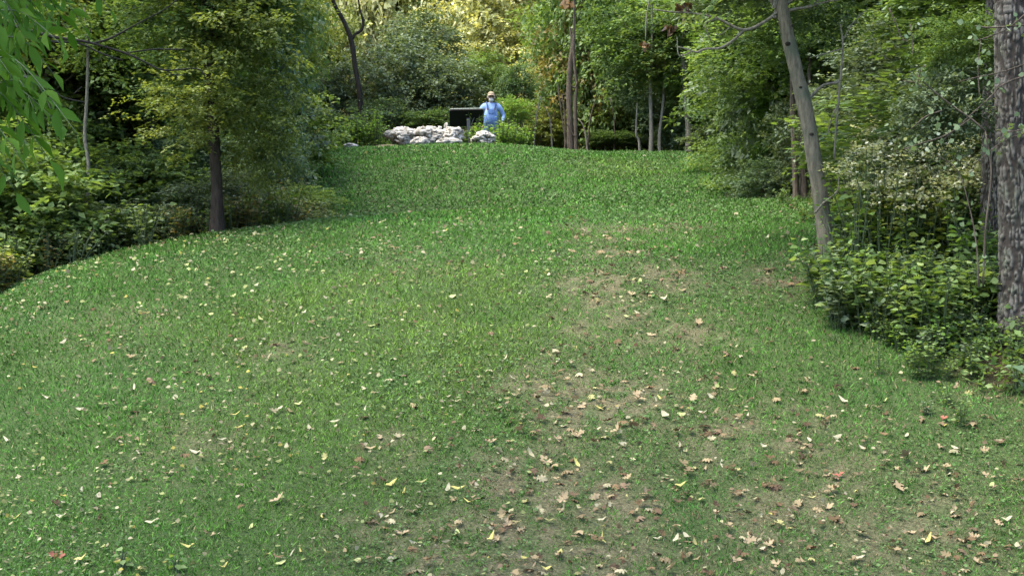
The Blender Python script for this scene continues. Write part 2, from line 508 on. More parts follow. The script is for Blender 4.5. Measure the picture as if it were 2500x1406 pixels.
def crown(root, kind, centre, r, rz=None, mat='mid', name='crown', limbs='twig', rot=None):
    """copy a library crown: centre in world, r horizontal radius, rz vertical radius"""
    _ck['n'] += 1
    nv = 3 if kind in ('big', 'mid', 'far') else 2
    base_r, me, me2 = LIB['%s%d' % (kind, _ck['n'] % nv)]
    loc = Vector(tuple(centre)) - root.location
    a = random.random() * 6.28 if rot is None else rot
    s = 1.2 * r / base_r
    sz = (1.2 * rz / base_r if rz else s)
    o = link(name, me, L[mat], root)
    o.location = loc; o.rotation_euler = (0, 0, a); o.scale = (s, s, sz)
    if limbs:
        q = link('limbs', me2, BARK[limbs], root)
        q.location = loc; q.rotation_euler = (0, 0, a); q.scale = (s, s, sz)
    return o


def path_px(pts, d):
    """rows (u, v, width_px[, d]) -> x, y, z, r"""
    out = []
    for p in pts:
        dd = p[3] if len(p) > 3 else d
        q = px(p[0], p[1], dd)
        out.append([*q, p[2] / 2 / F * dd])
    return np.array(out)


def trunk(root, PR, mat, name='trunk', n=10, m=5, wob=.12, flare=0.):
    PR = np.array(PR, float)
    if flare: PR[0, 3] *= 1 + flare
    PR[:, :3] -= np.array(root.location)
    V, Fs = tube(PR, n, m, wob, _ck['n'] + 5)
    return MB().add(V, Fs).build(name, BARK[mat] if isinstance(mat, str) else mat, root)


def tree(name, label, pts, d, bark, crowns, group=None, cat='tree', flare=.25):
    """trunk drawn by its points in the photograph at its own distance, rooted in the ground there"""
    PR = path_px(pts, d)
    PR[0, 2] = float(G(PR[0, 0], PR[0, 1])) - .05
    root = thing(name, label, cat, (PR[0, 0], PR[0, 1], PR[0, 2] + .05), group)
    trunk(root, PR, bark, flare=flare)
    C = spline(PR, 6)
    for c in crowns:
        kind, u, v, dd, r, rz, mat = c
        q = px(u, v, dd)
        crown(root, kind, q, r, rz, mat, limbs=None)
        k = int(np.argmin(np.abs(C[:, 2] - (q[2] - .9 * rz - .1))))      # a forking limb from the trunk up into this crown
        s, r0 = C[k, :3], max(.010, .45 * C[k, 3])
        for a in range(0 if kind == 'airy' else 4):
            e = q + np.array([math.cos(a * 1.6 + u), math.sin(a * 1.6 + u), .25 * a - .3]) * np.array([r, r, rz]) * .75
            trunk(root, [[*s, r0], [*(s * .45 + e * .55 + np.array([0, 0, .12 * rz])), r0 * .55], [*e, r0 * .2]], bark, 'limb', 5, 4)
    return root


def wood_tree(u, d, h, r, mat, label, group, kind='big', bark='brown', tr=.11, name='woodland_tree', low=.42):
    x = (u - 1250) / F * d
    z = float(G(x, d))
    h = min(h, .2 * d + 3.4 - z) if d < 50 else h
    root = thing(name, label, 'tree', (x, d, z), group)
    lean = rnd(1)[0] * .25
    if d < 24.5: kind = 'near'
    elif d > 29 and kind == 'big': kind = 'far'
    trunk(root, [[x, d, z - .05, tr], [x + lean[0] * .4, d + lean[1] * .4, z + h * .4, tr * .75], [x + lean[0], d + lean[1], z + h * .8, tr * .4]], bark, flare=.3)
    rz = h * (1 - low) * .55
    if kind == 'near':                # close to the camera: several small crowns, so that the leaves keep their size
        for k in range(10):
            a = k * 2.4 + u; q = r * (.2 + .5 * ((k * 7) % 5) / 4)
            crown(root, 'mid', (x + lean[0] * .7 + q * math.cos(a), d + lean[1] * .7 + q * math.sin(a), z + h * low + rz * (.1 + 1.7 * (k / 9) ** 1.35)), r * .58, rz * .32, mat)
    else:
        crown(root, kind, (x + lean[0] * .7, d + lean[1] * .7, z + h * low + rz), r, rz, mat)
    return root


def shrub(u, v, d, r, rz, mat, label, group=None, kind='shrub', name='shrub', stems=True):
    """v = the middle of the shrub in the photograph"""
    c = px(u, v, d)
    z = float(G(c[0], d))
    root = thing(name, label, 'shrub', (c[0], d, z), group)
    crown(root, kind, c, r, rz, mat, name='foliage', limbs=None)
    if stems:
        mb = MB()
        for k in range(5):
            a = k * 1.25 + u
            t = np.array([c[0] + math.cos(a) * r * .5, d + math.sin(a) * r * .5, c[2] + rz * .4])
            b = np.array([c[0] + math.cos(a) * .1, d + math.sin(a) * .1, z - .05])
            q = (b + t) / 2 + np.array([0, 0, .1])
            V, Fs = tube(np.array([[*b, .022], [*q, .014], [*t, .005]]), 6, 4)
            mb.add(V - np.array(root.location), Fs)
        mb.build('stems', BARK['twig'], root)
    return root


# ------------------------------------------------------------------ the big trees in front of the wood
# leaning smooth-barked tree on the right
T1 = thing('leaning_tree', 'smooth grey leaning tree standing alone at the right edge of the lawn', 'tree', hit(2020, 668))
d1 = float(T1.location.y)
PR = path_px([(2020, 690, 42), (2018, 640, 38), (2008, 520, 37), (1990, 400, 38), (1965, 262, 36), (1938, 150, 34), (1913, 40, 31), (1895, -90, 29), (1880, -260, 26), (1850, -520, 20), (1840, -800, 12)], d1)
trunk(T1, PR, 'grey', n=20, m=8, wob=.09, flare=.2)
mb = MB()
for u, v, w in [(1921, 110, 8), (1952, 216, 5), (1978, 330, 7), (1932, 66, 4)]:
    c = px(u, v, d1) + np.array([0, -.068, 0])
    t = np.linspace(0, 2 * np.pi, 9)[:-1]
    w = w / F * d1
    V = [c + np.array([0, -.006, 0])] + [c + np.array([w * math.cos(a), .008, w * .7 * math.sin(a)]) for a in t] + [c + np.array([w * .5 * math.cos(a), -.012, w * .35 * math.sin(a)]) for a in t]
    Fs = [(1 + k, 1 + (k + 1) % 8, 9 + (k + 1) % 8, 9 + k) for k in range(8)] + [(9 + k, 9 + (k + 1) % 8, 0) for k in range(8)]
    kb = MB().add(np.array(V) - np.array(T1.location), Fs)
    kb.build('knot', BARK['dark'], T1)


def twigs(root, name, lines, d, mat, n=6):
    mb = MB()
    for ln in lines:
        V, Fs = tube(path_px(ln, d), n, 4, .15, len(ln))
        mb.add(V - np.array(root.location), Fs)
    return mb.build(name, BARK[mat], root)


twigs(T1, 'branch', [[(1908, 20, 9), (1870, 52, 8), (1815, 74, 8), (1750, 45, 6), (1690, 33, 4.5), (1640, 30, 4), (1598, 24, 3)],
                     [(1692, 34, 4), (1672, 18, 3), (1655, -6, 3)], [(1752, 46, 4), (1722, 60, 3), (1735, 100, 2.5)], [(1790, 60, 3), (1760, 85, 2.5), (1748, 82, 2)]], d1, 'twig')
twigs(T1, 'branch', [[(1818, 72, 7), (1792, 98, 7), (1758, 118, 6), (1722, 120, 5), (1700, 128, 5), (1676, 120, 4), (1655, 115, 3)],
                     [(1690, 126, 4), (1668, 136, 3), (1656, 132, 3), (1653, 90, 2)]], d1, 'twig')
twigs(T1, 'branch', [[(1966, 262, 9), (1984, 232, 8), (2012, 208, 7), (2048, 200, 7), (2054, 170, 6), (2058, 110, 5), (2052, 60, 4)], [(2050, 200, 6), (2046, 260, 5.5), (2040, 330, 5), (2036, 390, 4)],
                     [(2046, 255, 4), (2030, 290, 3), (2020, 330, 3)], [(2054, 120, 4), (2020, 130, 3), (1985, 140, 2)], [(2058, 100, 4), (2080, 60, 3), (2120, 20, 2)]], d1 + .1, 'twig')
twigs(T1, 'branch', [[(1990, 520, 6), (2010, 496, 5), (2034, 478, 5), (2048, 458, 4.5), (2046, 430, 3)]], d1 - .1, 'twig')
twigs(T1, 'branch', [[(1914, 30, 10), (1945, 22, 8), (1975, 18, 6), (2020, 5, 5), (2080, -4, 3)], [(1960, 20, 5), (1990, 8, 4), (2012, -20, 3)]], d1, 'twig')
for i, (u, v, s) in enumerate([(1640, 62, .036), (1656, 18, .03), (1575, 112, .03), (1382, 8, .036), (1680, 8, .03)]):   # dead leaf bunches hanging in the twigs
    n = 16
    c = px(u, v, d1)
    P = c + rnd(n) * np.array([.6, .6, .5]) * s
    D = rnd(n) * .6 + np.array([0, 0, -1])
    V, T = leaves(P, D, rnd(n), s * (1 + RNG.random(n)) * 1.1, LEAF6, 1.4)
    o = link('dead_leaves', mesh_np('dead_leaves', V - np.array(T1.location), T, {'tint': ('FLOAT', np.repeat(RNG.random(n), 7))}), L['dead'], T1)
twigs(T1, 'branch', [[(1890, -60, 10), (1760, -70, 8), (1600, -60, 6), (1480, -40, 4), (1384, -6, 3)], [(1600, -60, 4), (1580, 30, 3), (1576, 100, 2)]], d1, 'twig')
crown(T1, 'airy', px(1890, -300, d1), 1.5, 1.0, 'mid')
crown(T1, 'airy', px(1985, 20, d1 + 1.2), .5, .4, 'dark', limbs=None)
crown(T1, 'airy', px(1760, -40, d1 + 1.4), .6, .3, 'mid', limbs=None)
crown(T1, 'airy', px(1800, -20, d1 + .9), .65, .3, 'grey', limbs=None)

# the furrowed trunks at the right edge: plates of bark standing proud of the cracks
def rough_trunk(name, label, pts, d, crowns):
    PR = path_px(pts, d)
    PR[0, 2] = float(G(PR[0, 0], PR[0, 1])) - .08
    root = thing(name, label, 'tree', (PR[0, 0], PR[0, 1], PR[0, 2] + .08))
    C = spline(PR, 40)
    L_ = np.concatenate([[0], np.cumsum(np.linalg.norm(np.diff(C[:, :3], axis=0), axis=1))])
    k = int(L_[-1] / .012); n = 110
    t = np.linspace(0, L_[-1], k)
    P = np.stack([np.interp(t, L_, C[:, i]) for i in range(4)], 1)
    th = np.arange(n) / n * 2 * np.pi
    rr = P[:, 3:4] * (1 + .28 * np.exp(-t[:, None] / .28)) * np.ones((k, n))
    arc = .17
    q = np.stack([np.cos(th)[None] * arc + 0 * rr, np.sin(th)[None] * arc + 0 * rr, t[:, None] + 0 * rr], -1)
    w = vnoise(q * np.array([9, 9, 5]), 3) - .5
    qq = q + w[..., None] * np.array([.05, .05, .05])
    a = 1 - np.abs(2 * vnoise(qq * np.array([36, 36, 7]), 7) - 1)
    b = 1 - np.abs(2 * vnoise(qq * np.array([46, 46, 18]), 8) - 1)
    crack = np.clip((a - .72) / .14, 0, 1) + np.clip((b - .8) / .12, 0, 1) * .9
    ht = (vnoise(q * np.array([70, 70, 60]), 9) - .5) * .008 - np.clip(crack, 0, 1) * .020
    rr = rr + ht
    V = np.stack([P[:, 0:1] + rr * np.cos(th), P[:, 1:2] + rr * np.sin(th), P[:, 2:3] + 0 * rr], -1).reshape(-1, 3) - np.array(root.location)
    I = (np.arange(k - 1)[:, None] * n + np.arange(n)[None]).ravel(); J = (np.arange(k - 1)[:, None] * n + (np.arange(n)[None] + 1) % n).ravel()
    me = mesh_np('trunk', V, np.stack([I, J, J + n, I + n], 1), {'crack': ('FLOAT', .85 * np.clip(crack, 0, 1).ravel())}, True)
    link('trunk', me, BARK['furrow'], root)
    up = path_px([(pts[-1][0], pts[-1][1], pts[-1][2]), (pts[-1][0] + 5, pts[-1][1] - 500, pts[-1][2] * .85), (pts[-1][0] - 20, pts[-1][1] - 1500, pts[-1][2] * .4)], d)
    trunk(root, up, 'rough', 'upper_trunk', n=14, m=6, wob=.1)
    for c in crowns: crown(root, *c)
    return root


m, nt, b, out = new_mat('bark_furrowed')
at = nt.nodes.new('ShaderNodeAttribute'); at.attribute_name = 'crack'
tc = nt.nodes.new('ShaderNodeTexCoord')
nz = nt.nodes.new('ShaderNodeTexNoise'); nz.inputs['Scale'].default_value = 26; nz.inputs['Detail'].default_value = 6
nt.links.new(tc.outputs['Object'], nz.inputs[0])
c1 = ramp(nt, nz.outputs[0], [(.3, (.052, .05, .044)), (.7, (.118, .113, .102))])
nz2 = nt.nodes.new('ShaderNodeTexNoise'); nz2.inputs['Scale'].default_value = 5; nz2.inputs['Detail'].default_value = 4
nt.links.new(tc.outputs['Object'], nz2.inputs[0])
li = ramp(nt, nz2.outputs[0], [(.5, (0, 0, 0)), (.7, (.7, .7, .7))])
mx0 = nt.nodes.new('ShaderNodeMixRGB'); mx0.inputs[2].default_value = (.085, .10, .07, 1)
nt.links.new(li, mx0.inputs[0]); nt.links.new(c1, mx0.inputs[1])
mx = nt.nodes.new('ShaderNodeMixRGB'); mx.inputs[2].default_value = (.02, .016, .014, 1)
nt.links.new(at.outputs['Fac'], mx.inputs[0]); nt.links.new(mx0.outputs[0], mx.inputs[1]); nt.links.new(mx.outputs[0], b.inputs['Base Color'])
b.inputs['Roughness'].default_value = .95; b.inputs['Specular IOR Level'].default_value = .1
BARK['furrow'] = m

B1 = rough_trunk('furrowed_tree', 'furrowed grey trunk nearest the camera at the right edge, ivy at its foot',
                 [(2500, 850, 116), (2492, 700, 102), (2486, 500, 96), (2478, 350, 92), (2474, 150, 90), (2470, -120, 88)], 12.0,
                 [('big', (4.8, 13.0, 8.6), 2.4, 1.8, 'mid')])
B2 = rough_trunk('furrowed_tree', 'furrowed grey trunk just behind and left of the trunk at the right edge',
                 [(2424, 640, 54), (2422, 520, 54), (2425, 350, 56), (2430, 180, 58), (2436, 0, 56), (2442, -120, 54)], 13.4,
                 [('big', (4.6, 14.6, 10.), 2.4, 1.8, 'dark')])
# bare and pale-leaved twigs in front of the two trunks
TW = thing('twiggy_shrub', 'bare twiggy shrub with scattered pale round leaves beside the furrowed trunks', 'shrub', hit(2290, 600))
dt = 11.6
TW.location = (px(2396, 700, dt)[0], dt, float(G(px(2396, 700, dt)[0], dt)))
tl = [[(2520, 60, 5), (2420, 68, 5), (2380, 64, 3)], [(2520, 20, 5), (2460, 70, 4), (2400, 95, 3), (2370, 98, 2)], [(2520, 180, 5), (2450, 206, 5), (2415, 240, 4), (2360, 290, 3), (2300, 345, 2)],
      [(2520, 310, 4), (2470, 322, 4), (2430, 318, 3)], [(2520, 320, 4), (2450, 345, 3), (2380, 400, 2)], [(2520, 150, 4), (2450, 175, 3.5), (2390, 188, 3), (2340, 200, 2)],
      [(2405, 320, 5), (2370, 290, 5), (2320, 255, 4), (2270, 215, 3.5), (2240, 185, 3)], [(2300, 270, 4), (2260, 285, 3.5), (2225, 315, 3)], [(2370, 290, 4), (2310, 330, 4), (2250, 350, 3), (2205, 365, 3)],
      [(2250, 215, 3.5), (2238, 203, 3), (2205, 198, 2.5)], [(2240, 205, 3), (2248, 170, 2.5), (2262, 160, 2)], [(2230, 140, 3), (2226, 90, 3), (2222, 60, 2.5)], [(2392, 240, 3), (2388, 170, 2.5), (2394, 100, 2)],
      [(2170, 20, 4), (2188, 60, 3), (2202, 95, 3), (2215, 100, 2)], [(2400, 700, 5), (2406, 560, 5), (2420, 420, 4.5), (2405, 320, 4)], [(2390, 700, 5), (2384, 600, 4), (2370, 520, 3), (2340, 420, 2.5), (2290, 380, 2)]]
twigs(TW, 'twigs', tl, dt, 'snag', 5)
leafm = mesh_np('leaf', LEAF6[0] * np.array([1.7, 1, 1]), LEAF6[1], {'tint': ('FLOAT', np.full(7, .5))})
leafw = mesh_np('leaf', LEAF6[0] * np.array([1.7, 1, 1]), LEAF6[1], {'tint': ('FLOAT', np.full(7, 1.))})
rs = random.Random(3)
for k in range(170):
    ln = path_px(rs.choice(tl), dt); i = rs.randrange(len(ln) - 1); t = rs.random()
    p = ln[i, :3] * (1 - t) + ln[i + 1, :3] * t
    o = link('leaf', leafw if k % 12 == 0 else leafm, L['pale'], TW)
    o.location = Vector(p + np.array([rs.gauss(0, .04), rs.gauss(0, .05), rs.gauss(0, .04)])) - TW.location
    o.rotation_euler = (rs.gauss(.9, .6), rs.gauss(0, .6), rs.random() * 6.28)
    s = rs.uniform(.03, .055); o.scale = (s, s, s)
crown(TW, 'shrub', px(2300, 270, dt + .8), .40, .42, 'grey', limbs=None, name='foliage')
crown(TW, 'shrub', px(2360, 120, dt + .9), .36, .34, 'mid', limbs=None, name='foliage')

# ------------------------------------------------------------------ the wood on the left
TONE = {'mid': 'mid-green', 'dark': 'dark green', 'bluish': 'bluish green', 'yellow': 'yellow-green', 'gold': 'sunlit pale gold', 'grey': 'grey-green', 'fresh': 'bright green', 'tan': 'brownish green', 'pale': 'pale'}
MARKS = [(-900, 'outside the left edge'), (40, 'at the far left edge'), (160, 'left of the pale sapling'), (300, 'right of the pale sapling'), (420, 'around the mossy trunk'), (520, 'just left of the brown trunk'), (640, 'just right of the brown trunk'), (760, 'left of the forked trunk'), (960, 'around the forked trunk'),
         (1110, 'above the black board'), (1250, 'above the person'), (1380, 'left of the broken snag'), (1500, 'right of the broken snag'), (1600, 'above the twin pale stems'), (1720, 'above the small pale trunk'), (1860, 'over the right end of the crest'), (1960, 'just left of the leaning tree'), (2080, 'just right of the leaning tree'),
         (2220, 'around the dark upright trunk'), (2400, 'left of the furrowed trunks'), (2510, 'behind the furrowed trunks')]
SEEN = {}


def where(kind, u, d, mat):
    w = 'beyond the right edge'
    for m_, t_ in MARKS:
        if u < m_: w = t_; break
    dd = 'near' if d < 22 else 'farther back' if d < 31 else 'deep in the wood' if d < 46 else 'far behind the mound'
    s = '%s %s %s, %s' % (TONE[mat], kind, w, dd)
    return s


# ------------------------------------------------------------------
GL = 'leafy trees of the wood left of the lawn'
tree('brown_trunk_tree', 'yellow-green leafy tree with a bare brown trunk at the left lawn edge', [(532, 572, 32), (530, 480, 30), (522, 330, 27), (512, 220, 24), (505, 60, 20), (500, -150, 14)], 18.3, 'brown',
     [('airy', 600, 120, 18.2, .85, 1.0, 'yellow'), ('airy', 640, 280, 18.4, .55, .7, 'yellow'), ('airy', 450, 130, 18.6, .7, .7, 'mid'), ('airy', 560, 20, 18.2, .8, .7, 'yellow'), ('mid', 480, -90, 18.5, 1.0, .8, 'mid'), ('airy', 650, 340, 18.6, .45, .7, 'yellow'), ('airy', 470, 260, 17.8, .7, .5, 'yellow'), ('mid', 640, -40, 18.8, .6, .9, 'mid')], flare=.35)
tree('pale_sapling', 'thin pale sapling standing in the dark wood on the far left', [(216, 560, 10), (212, 470, 10), (216, 400, 9), (207, 330, 9), (212, 240, 8), (214, 120, 6), (205, 20, 4)], 18.8, 'twig', [('airy', 215, 20, 19.0, 1.0, .8, 'mid')])
tree('mossy_trunk_tree', 'dim mossy trunk in the wood between the pale sapling and the brown trunk', [(400, 590, 18), (388, 480, 16), (378, 380, 16), (372, 270, 15), (365, 100, 12), (360, -100, 8)], 21.5, 'moss', [('mid', 370, 120, 22, 1.5, 1.2, 'mid'), ('mid', 280, -60, 22.6, 1.5, 1.1, 'mid')])
for args in [(60, 22, 10.5, 2.2, 'yellow'), (250, 25, 11, 2.4, 'mid'), (390, 27, 11, 1.9, 'yellow'), (-420, 20, 11, 2.2, 'mid'), (470, 31, 11.5, 1.9, 'mid'), (130, 29, 11.5, 2.8, 'grey'), (330, 33, 12, 2.9, 'mid'),
             (540, 36, 12, 1.9, 'mid'), (-60, 34, 12, 3.0, 'mid'), (420, 39, 12.5, 2.8, 'mid'), (200, 40, 13, 3.2, 'mid'), (640, 41, 12, 1.3, 'mid'), (-260, 28, 12, 3, 'mid')]:
    wood_tree(*args, where('leafy tree', args[0], args[1], args[4]), GL, tr=.085, low=.14, bark='moss', kind='big')
tree('bending_tree', 'light yellow-green tree at the wood edge, tallest left of the forked trunk', [(680, 420, 16), (690, 250, 14), (690, 60, 10), (680, -140, 7)], 33, 'brown', [('mid', 690, 90, 33, .75, 1.6, 'yellow'), ('mid', 620, 250, 31, .8, .9, 'mid')])
GY = 'young trees filling the shady wood on the left'
for k in range(26):
    u = -120 + 700 * ((k * .618) % 1); d = max(25, 21.5 + 17 * ((k * .382 + .1) % 1)); mt = ['mid', 'bluish', 'yellow', 'mid'][k % 4]
    wood_tree(u, d, 4.2 + 2.6 * ((k * .27) % 1), 1.25, mt, where('slim young tree', u, d, mt), GY, tr=.04, low=.02, bark='moss', kind='mid', name='young_tree')
GS = 'low shrubs under the left trees'
shrub(625, 390, 23.5, .75, .82, 'bluish', 'dark bluish bush to the right of the brown trunk')
shrub(690, 460, 22.8, .5, .42, 'bluish', 'dark low bush spilling onto the lawn right of the dark bluish bush')
shrub(655, 520, 20.6, .62, .24, 'grey', 'low grey-green weedy bush at the foot of the brown trunk')
shrub(730, 490, 21.8, .5, .22, 'mid', 'flat green weedy bush where the left mound meets the upper lawn')
for u, v, d, r, rz, mt in [(450, 440, 21, .8, .7, 'bluish'), (330, 480, 20.4, .8, .6, 'mid'), (230, 500, 20, .8, .6, 'bluish'), (110, 470, 19.6, .9, .7, 'mid'), (30, 500, 18.6, .8, .7, 'mid'), (-60, 520, 18, 1.0, .9, 'mid'), (150, 580, 18.6, .7, .42, 'bluish'),
                         (290, 570, 19, .7, .35, 'grey'), (420, 540, 19.6, .6, .35, 'bluish'), (60, 610, 17.9, .6, .4, 'mid'), (480, 520, 19.4, .4, .4, 'grey'), (590, 330, 26, .9, 1.0, 'grey'), (470, 330, 24, 1.0, 1.0, 'grey'), (300, 340, 23.4, 1.1, 1.0, 'grey'), (120, 330, 22, 1.1, 1.0, 'grey'), (20, 380, 20.5, .9, .9, 'mid'), (690, 330, 30, .9, .8, 'mid'), (560, 470, 20, .35, .3, 'grey')]:
    shrub(u, v, d, r * 1.2, rz * 1.15, mt, where('undergrowth shrub', u, d, mt), GS)

# ------------------------------------------------------------------ behind the mound
tree('forked_tree', 'thin black forked trunk leaning left behind the mound', [(885, 320, 14), (880, 250, 13), (868, 170, 13), (857, 98, 12), (838, 50, 10), (816, 10, 9), (795, -60, 7), (780, -160, 5)], 39.5, 'dark', [('airy', 760, -130, 39.6, 1.3, .9, 'mid')])
ft = bpy.data.objects['forked_tree']
twigs(ft, 'branch', [[(857, 98, 10), (868, 84, 8), (884, 72, 7), (886, 50, 6), (878, 20, 5), (870, -40, 4)]], 39.5, 'dark')
shrub(985, 200, 41.5, 1.25, 1.35, 'grey', 'large grey-green rounded bush left of the black board')
shrub(1085, 220, 41, 1.0, 1.05, 'grey', 'grey-green bush right behind the black board')
shrub(1030, 110, 44, 1.2, 1.1, 'grey', 'grey-green bush crown rising above the two rounded bushes', kind='mid')
shrub(935, 285, 40, .8, .5, 'bluish', 'dark low bush behind the left end of the pale rocks')
shrub(1060, 295, 39.5, .8, .3, 'dark', 'dark low bush in the shade behind the pale rocks')
for u, v, d, r, rz, mt, t in [(830, 230, 41.5, .9, 1.0, 'grey', 'green bush around the foot of the forked trunk'), (780, 140, 44, 1.1, 1.5, 'yellow', 'tall green bush left of the forked trunk'), (770, 290, 39.5, .7, .4, 'bluish', 'dark green bush at the left end of the mound top'),
                            (850, 310, 39.5, .7, .3, 'bluish', 'low dark bush under the forked trunk')]:
    shrub(u, v, d, r, rz, mt, t, kind='mid' if r > 1 else 'shrub')
shrub(1262, 205, 40, .52, .62, 'dark', 'dark green vine-covered bush right behind the person')
shrub(1252, 275, 39.2, .5, .4, 'fresh', 'bright green bush at the right elbow of the person')
shrub(1180, 190, 42.5, .8, .8, 'mid', 'green bush directly behind the head of the person', kind='mid')
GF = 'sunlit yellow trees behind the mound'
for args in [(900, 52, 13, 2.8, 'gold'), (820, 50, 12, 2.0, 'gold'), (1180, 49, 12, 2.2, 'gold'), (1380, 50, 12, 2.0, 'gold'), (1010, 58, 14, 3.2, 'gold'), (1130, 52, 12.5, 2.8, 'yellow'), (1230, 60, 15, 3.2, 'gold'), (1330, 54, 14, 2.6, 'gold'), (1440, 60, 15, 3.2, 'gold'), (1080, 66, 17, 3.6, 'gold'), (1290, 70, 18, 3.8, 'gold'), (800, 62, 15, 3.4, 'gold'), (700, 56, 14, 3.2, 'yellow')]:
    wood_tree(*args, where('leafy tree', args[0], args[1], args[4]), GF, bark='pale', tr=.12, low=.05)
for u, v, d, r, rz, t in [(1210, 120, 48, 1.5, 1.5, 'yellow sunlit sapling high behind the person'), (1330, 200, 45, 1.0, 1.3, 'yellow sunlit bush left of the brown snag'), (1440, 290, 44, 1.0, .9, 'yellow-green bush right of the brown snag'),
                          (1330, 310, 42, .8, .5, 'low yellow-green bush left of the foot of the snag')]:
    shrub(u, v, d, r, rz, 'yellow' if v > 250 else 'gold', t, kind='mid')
SN = tree('broken_snag', 'broken brown dead trunk standing right of the person', [(1394, 365, 19), (1392, 300, 16), (1390, 210, 15), (1394, 150, 13), (1398, 110, 10), (1391, 66, 3)], 38.8, 'snag', [])
tree('thin_stem', 'thin straight stem standing against the right side of the broken snag', [(1407, 365, 9), (1405, 260, 8), (1408, 212, 8), (1401, 130, 7), (1402, 30, 6), (1398, -80, 5)], 38.6, 'snag', [('airy', 1400, -130, 38.8, 1.0, .8, 'mid')])
twigs(SN, 'vine', [[(1385, 170, 3), (1392, 205, 4), (1404, 214, 4), (1409, 200, 3)], [(1384, 300, 4), (1396, 325, 4), (1404, 335, 3)], [(1384, 362, 4), (1374, 300, 3), (1366, 240, 3), (1360, 190, 2)]], 38.5, 'snag')
GB = 'bare stems around the broken snag'
for i, pts in enumerate([[(1378, 362, 5), (1380, 300, 4), (1372, 230, 3)], [(1438, 362, 5), (1428, 320, 4), (1412, 290, 3)], [(1432, 362, 4), (1440, 300, 4), (1452, 250, 3)], [(1300, 362, 4), (1308, 300, 4), (1320, 235, 3)], [(1498, 362, 4), (1500, 300, 3), (1490, 240, 3)], [(1350, 362, 4), (1344, 300, 3), (1330, 260, 3)]]):
    tree('bare_stem', 'thin bare stem at the wood edge near the broken snag', pts, 39.2 + .2 * i, 'pale' if i % 2 else 'snag', [], GB)

# ------------------------------------------------------------------ the wood on the right
tree('small_tree', 'small pale trunk behind the right end of the upper lawn, thickest there', [(1683, 375, 20), (1682, 330, 17), (1679, 290, 15), (1673, 235, 12), (1668, 120, 9), (1672, 0, 6)], 37.6, 'pale', [('mid', 1690, 110, 38.2, 1.3, 1.1, 'mid'), ('airy', 1740, 190, 37.4, .8, .5, 'fresh')])
tree('twin_stem_tree', 'left of two slim pale stems at the end of the upper lawn', [(1588, 370, 11), (1590, 330, 10), (1588, 230, 9), (1592, 100, 6), (1590, -40, 4)], 38.0, 'pale', [('mid', 1570, 90, 38.6, 1.4, 1.2, 'mid'), ('airy', 1600, 175, 38, .7, .5, 'yellow')])
tree('twin_stem_tree', 'right of two slim pale stems at the end of the upper lawn', [(1611, 370, 9), (1610, 330, 8), (1620, 240, 7), (1625, 100, 5)], 38.1, 'pale', [('airy', 1640, 130, 38.6, 1.0, .8, 'mid')])
tree('bent_stem', 'bent pale stem left of the two slim stems', [(1563, 368, 7), (1560, 345, 6), (1553, 325, 5), (1556, 250, 4)], 38.3, 'pale', [('airy', 1545, 200, 38.6, .8, .7, 'bluish')])
GR = 'leafy trees of the wood right of the lawn'
for args in [(1480, 44, 11, 2.3, 'mid'), (1580, 47, 12, 2.6, 'mid'), (1690, 45, 12, 2.6, 'mid'), (1800, 43, 12, 2.6, 'mid'), (1530, 56, 14, 3.2, 'yellow'), (1660, 58, 15, 3.4, 'mid'), (1790, 55, 14, 3.4, 'mid'),
             (1900, 38, 11.5, 2.6, 'mid'), (2010, 32, 11, 2.6, 'grey'), (2120, 27, 10.5, 2.4, 'grey'), (2260, 29, 11, 2.6, 'mid'), (2400, 25, 11, 2.6, 'grey'), (2200, 37, 12, 3, 'grey'), (2380, 36, 12, 3, 'mid'), (2540, 30, 12, 3, 'grey'), (2560, 21, 10, 2.4, 'mid'), (2050, 45, 13, 3.2, 'mid'), (2250, 48, 13, 3.4, 'grey'), (2760, 24, 12, 3, 'grey'), (2800, 15, 11, 2.8, 'mid')]:
    wood_tree(*args, where('leafy tree', args[0], args[1], args[4]), GR, tr=.085, low=.1, bark='moss')
tree('dark_trunk_tree', 'dark upright trunk in the wood halfway between leaning and furrowed trunks', [(2178, 420, 30), (2174, 330, 28), (2170, 200, 28), (2166, 60, 27), (2166, -120, 22)], 21.5, 'brown', [('mid', 2180, 40, 22, 1.5, 1.1, 'mid'), ('mid', 2260, 120, 21.2, 1.0, .8, 'yellow')])
tree('shaded_trunk_tree', 'shaded brown trunk right behind the leaning grey tree', [(2040, 450, 36), (2034, 360, 34), (2024, 240, 32), (2016, 100, 30), (2010, -100, 24)], 22.5, 'brown', [('mid', 2010, -40, 22.8, 1.5, 1.0, 'dark')])
GY = 'young trees filling the shady wood on the right'
for k in range(30):
    u = 1960 + 620 * ((k * .618) % 1); d = 25 + 14 * ((k * .382 + .1) % 1)
    if u < 1950: d = max(d, 31)
    mt = ['mid', 'grey', 'mid', 'bluish'][k % 4]
    wood_tree(u, d, 4.2 + 2.8 * ((k * .27) % 1), 1.2, mt, where('slim young tree', u, d, mt), GY, tr=.04, low=.02, bark='moss', kind='mid', name='young_tree')
GY = 'young trees in the wood behind the mound'
for k in range(16):
    u = 1420 + 380 * ((k * .618) % 1); d = 42 + 8 * ((k * .382 + .1) % 1); mt = ['tan', 'mid', 'yellow', 'grey'][k % 4]
    wood_tree(u, d, 4.5 + 3 * ((k * .27) % 1), 1.3, mt, where('slim young tree', u, d, mt), GY, tr=.04, low=.02, bark='pale', kind='mid', name='young_tree')
GC = 'cluster of pale trunks behind the leaning tree'
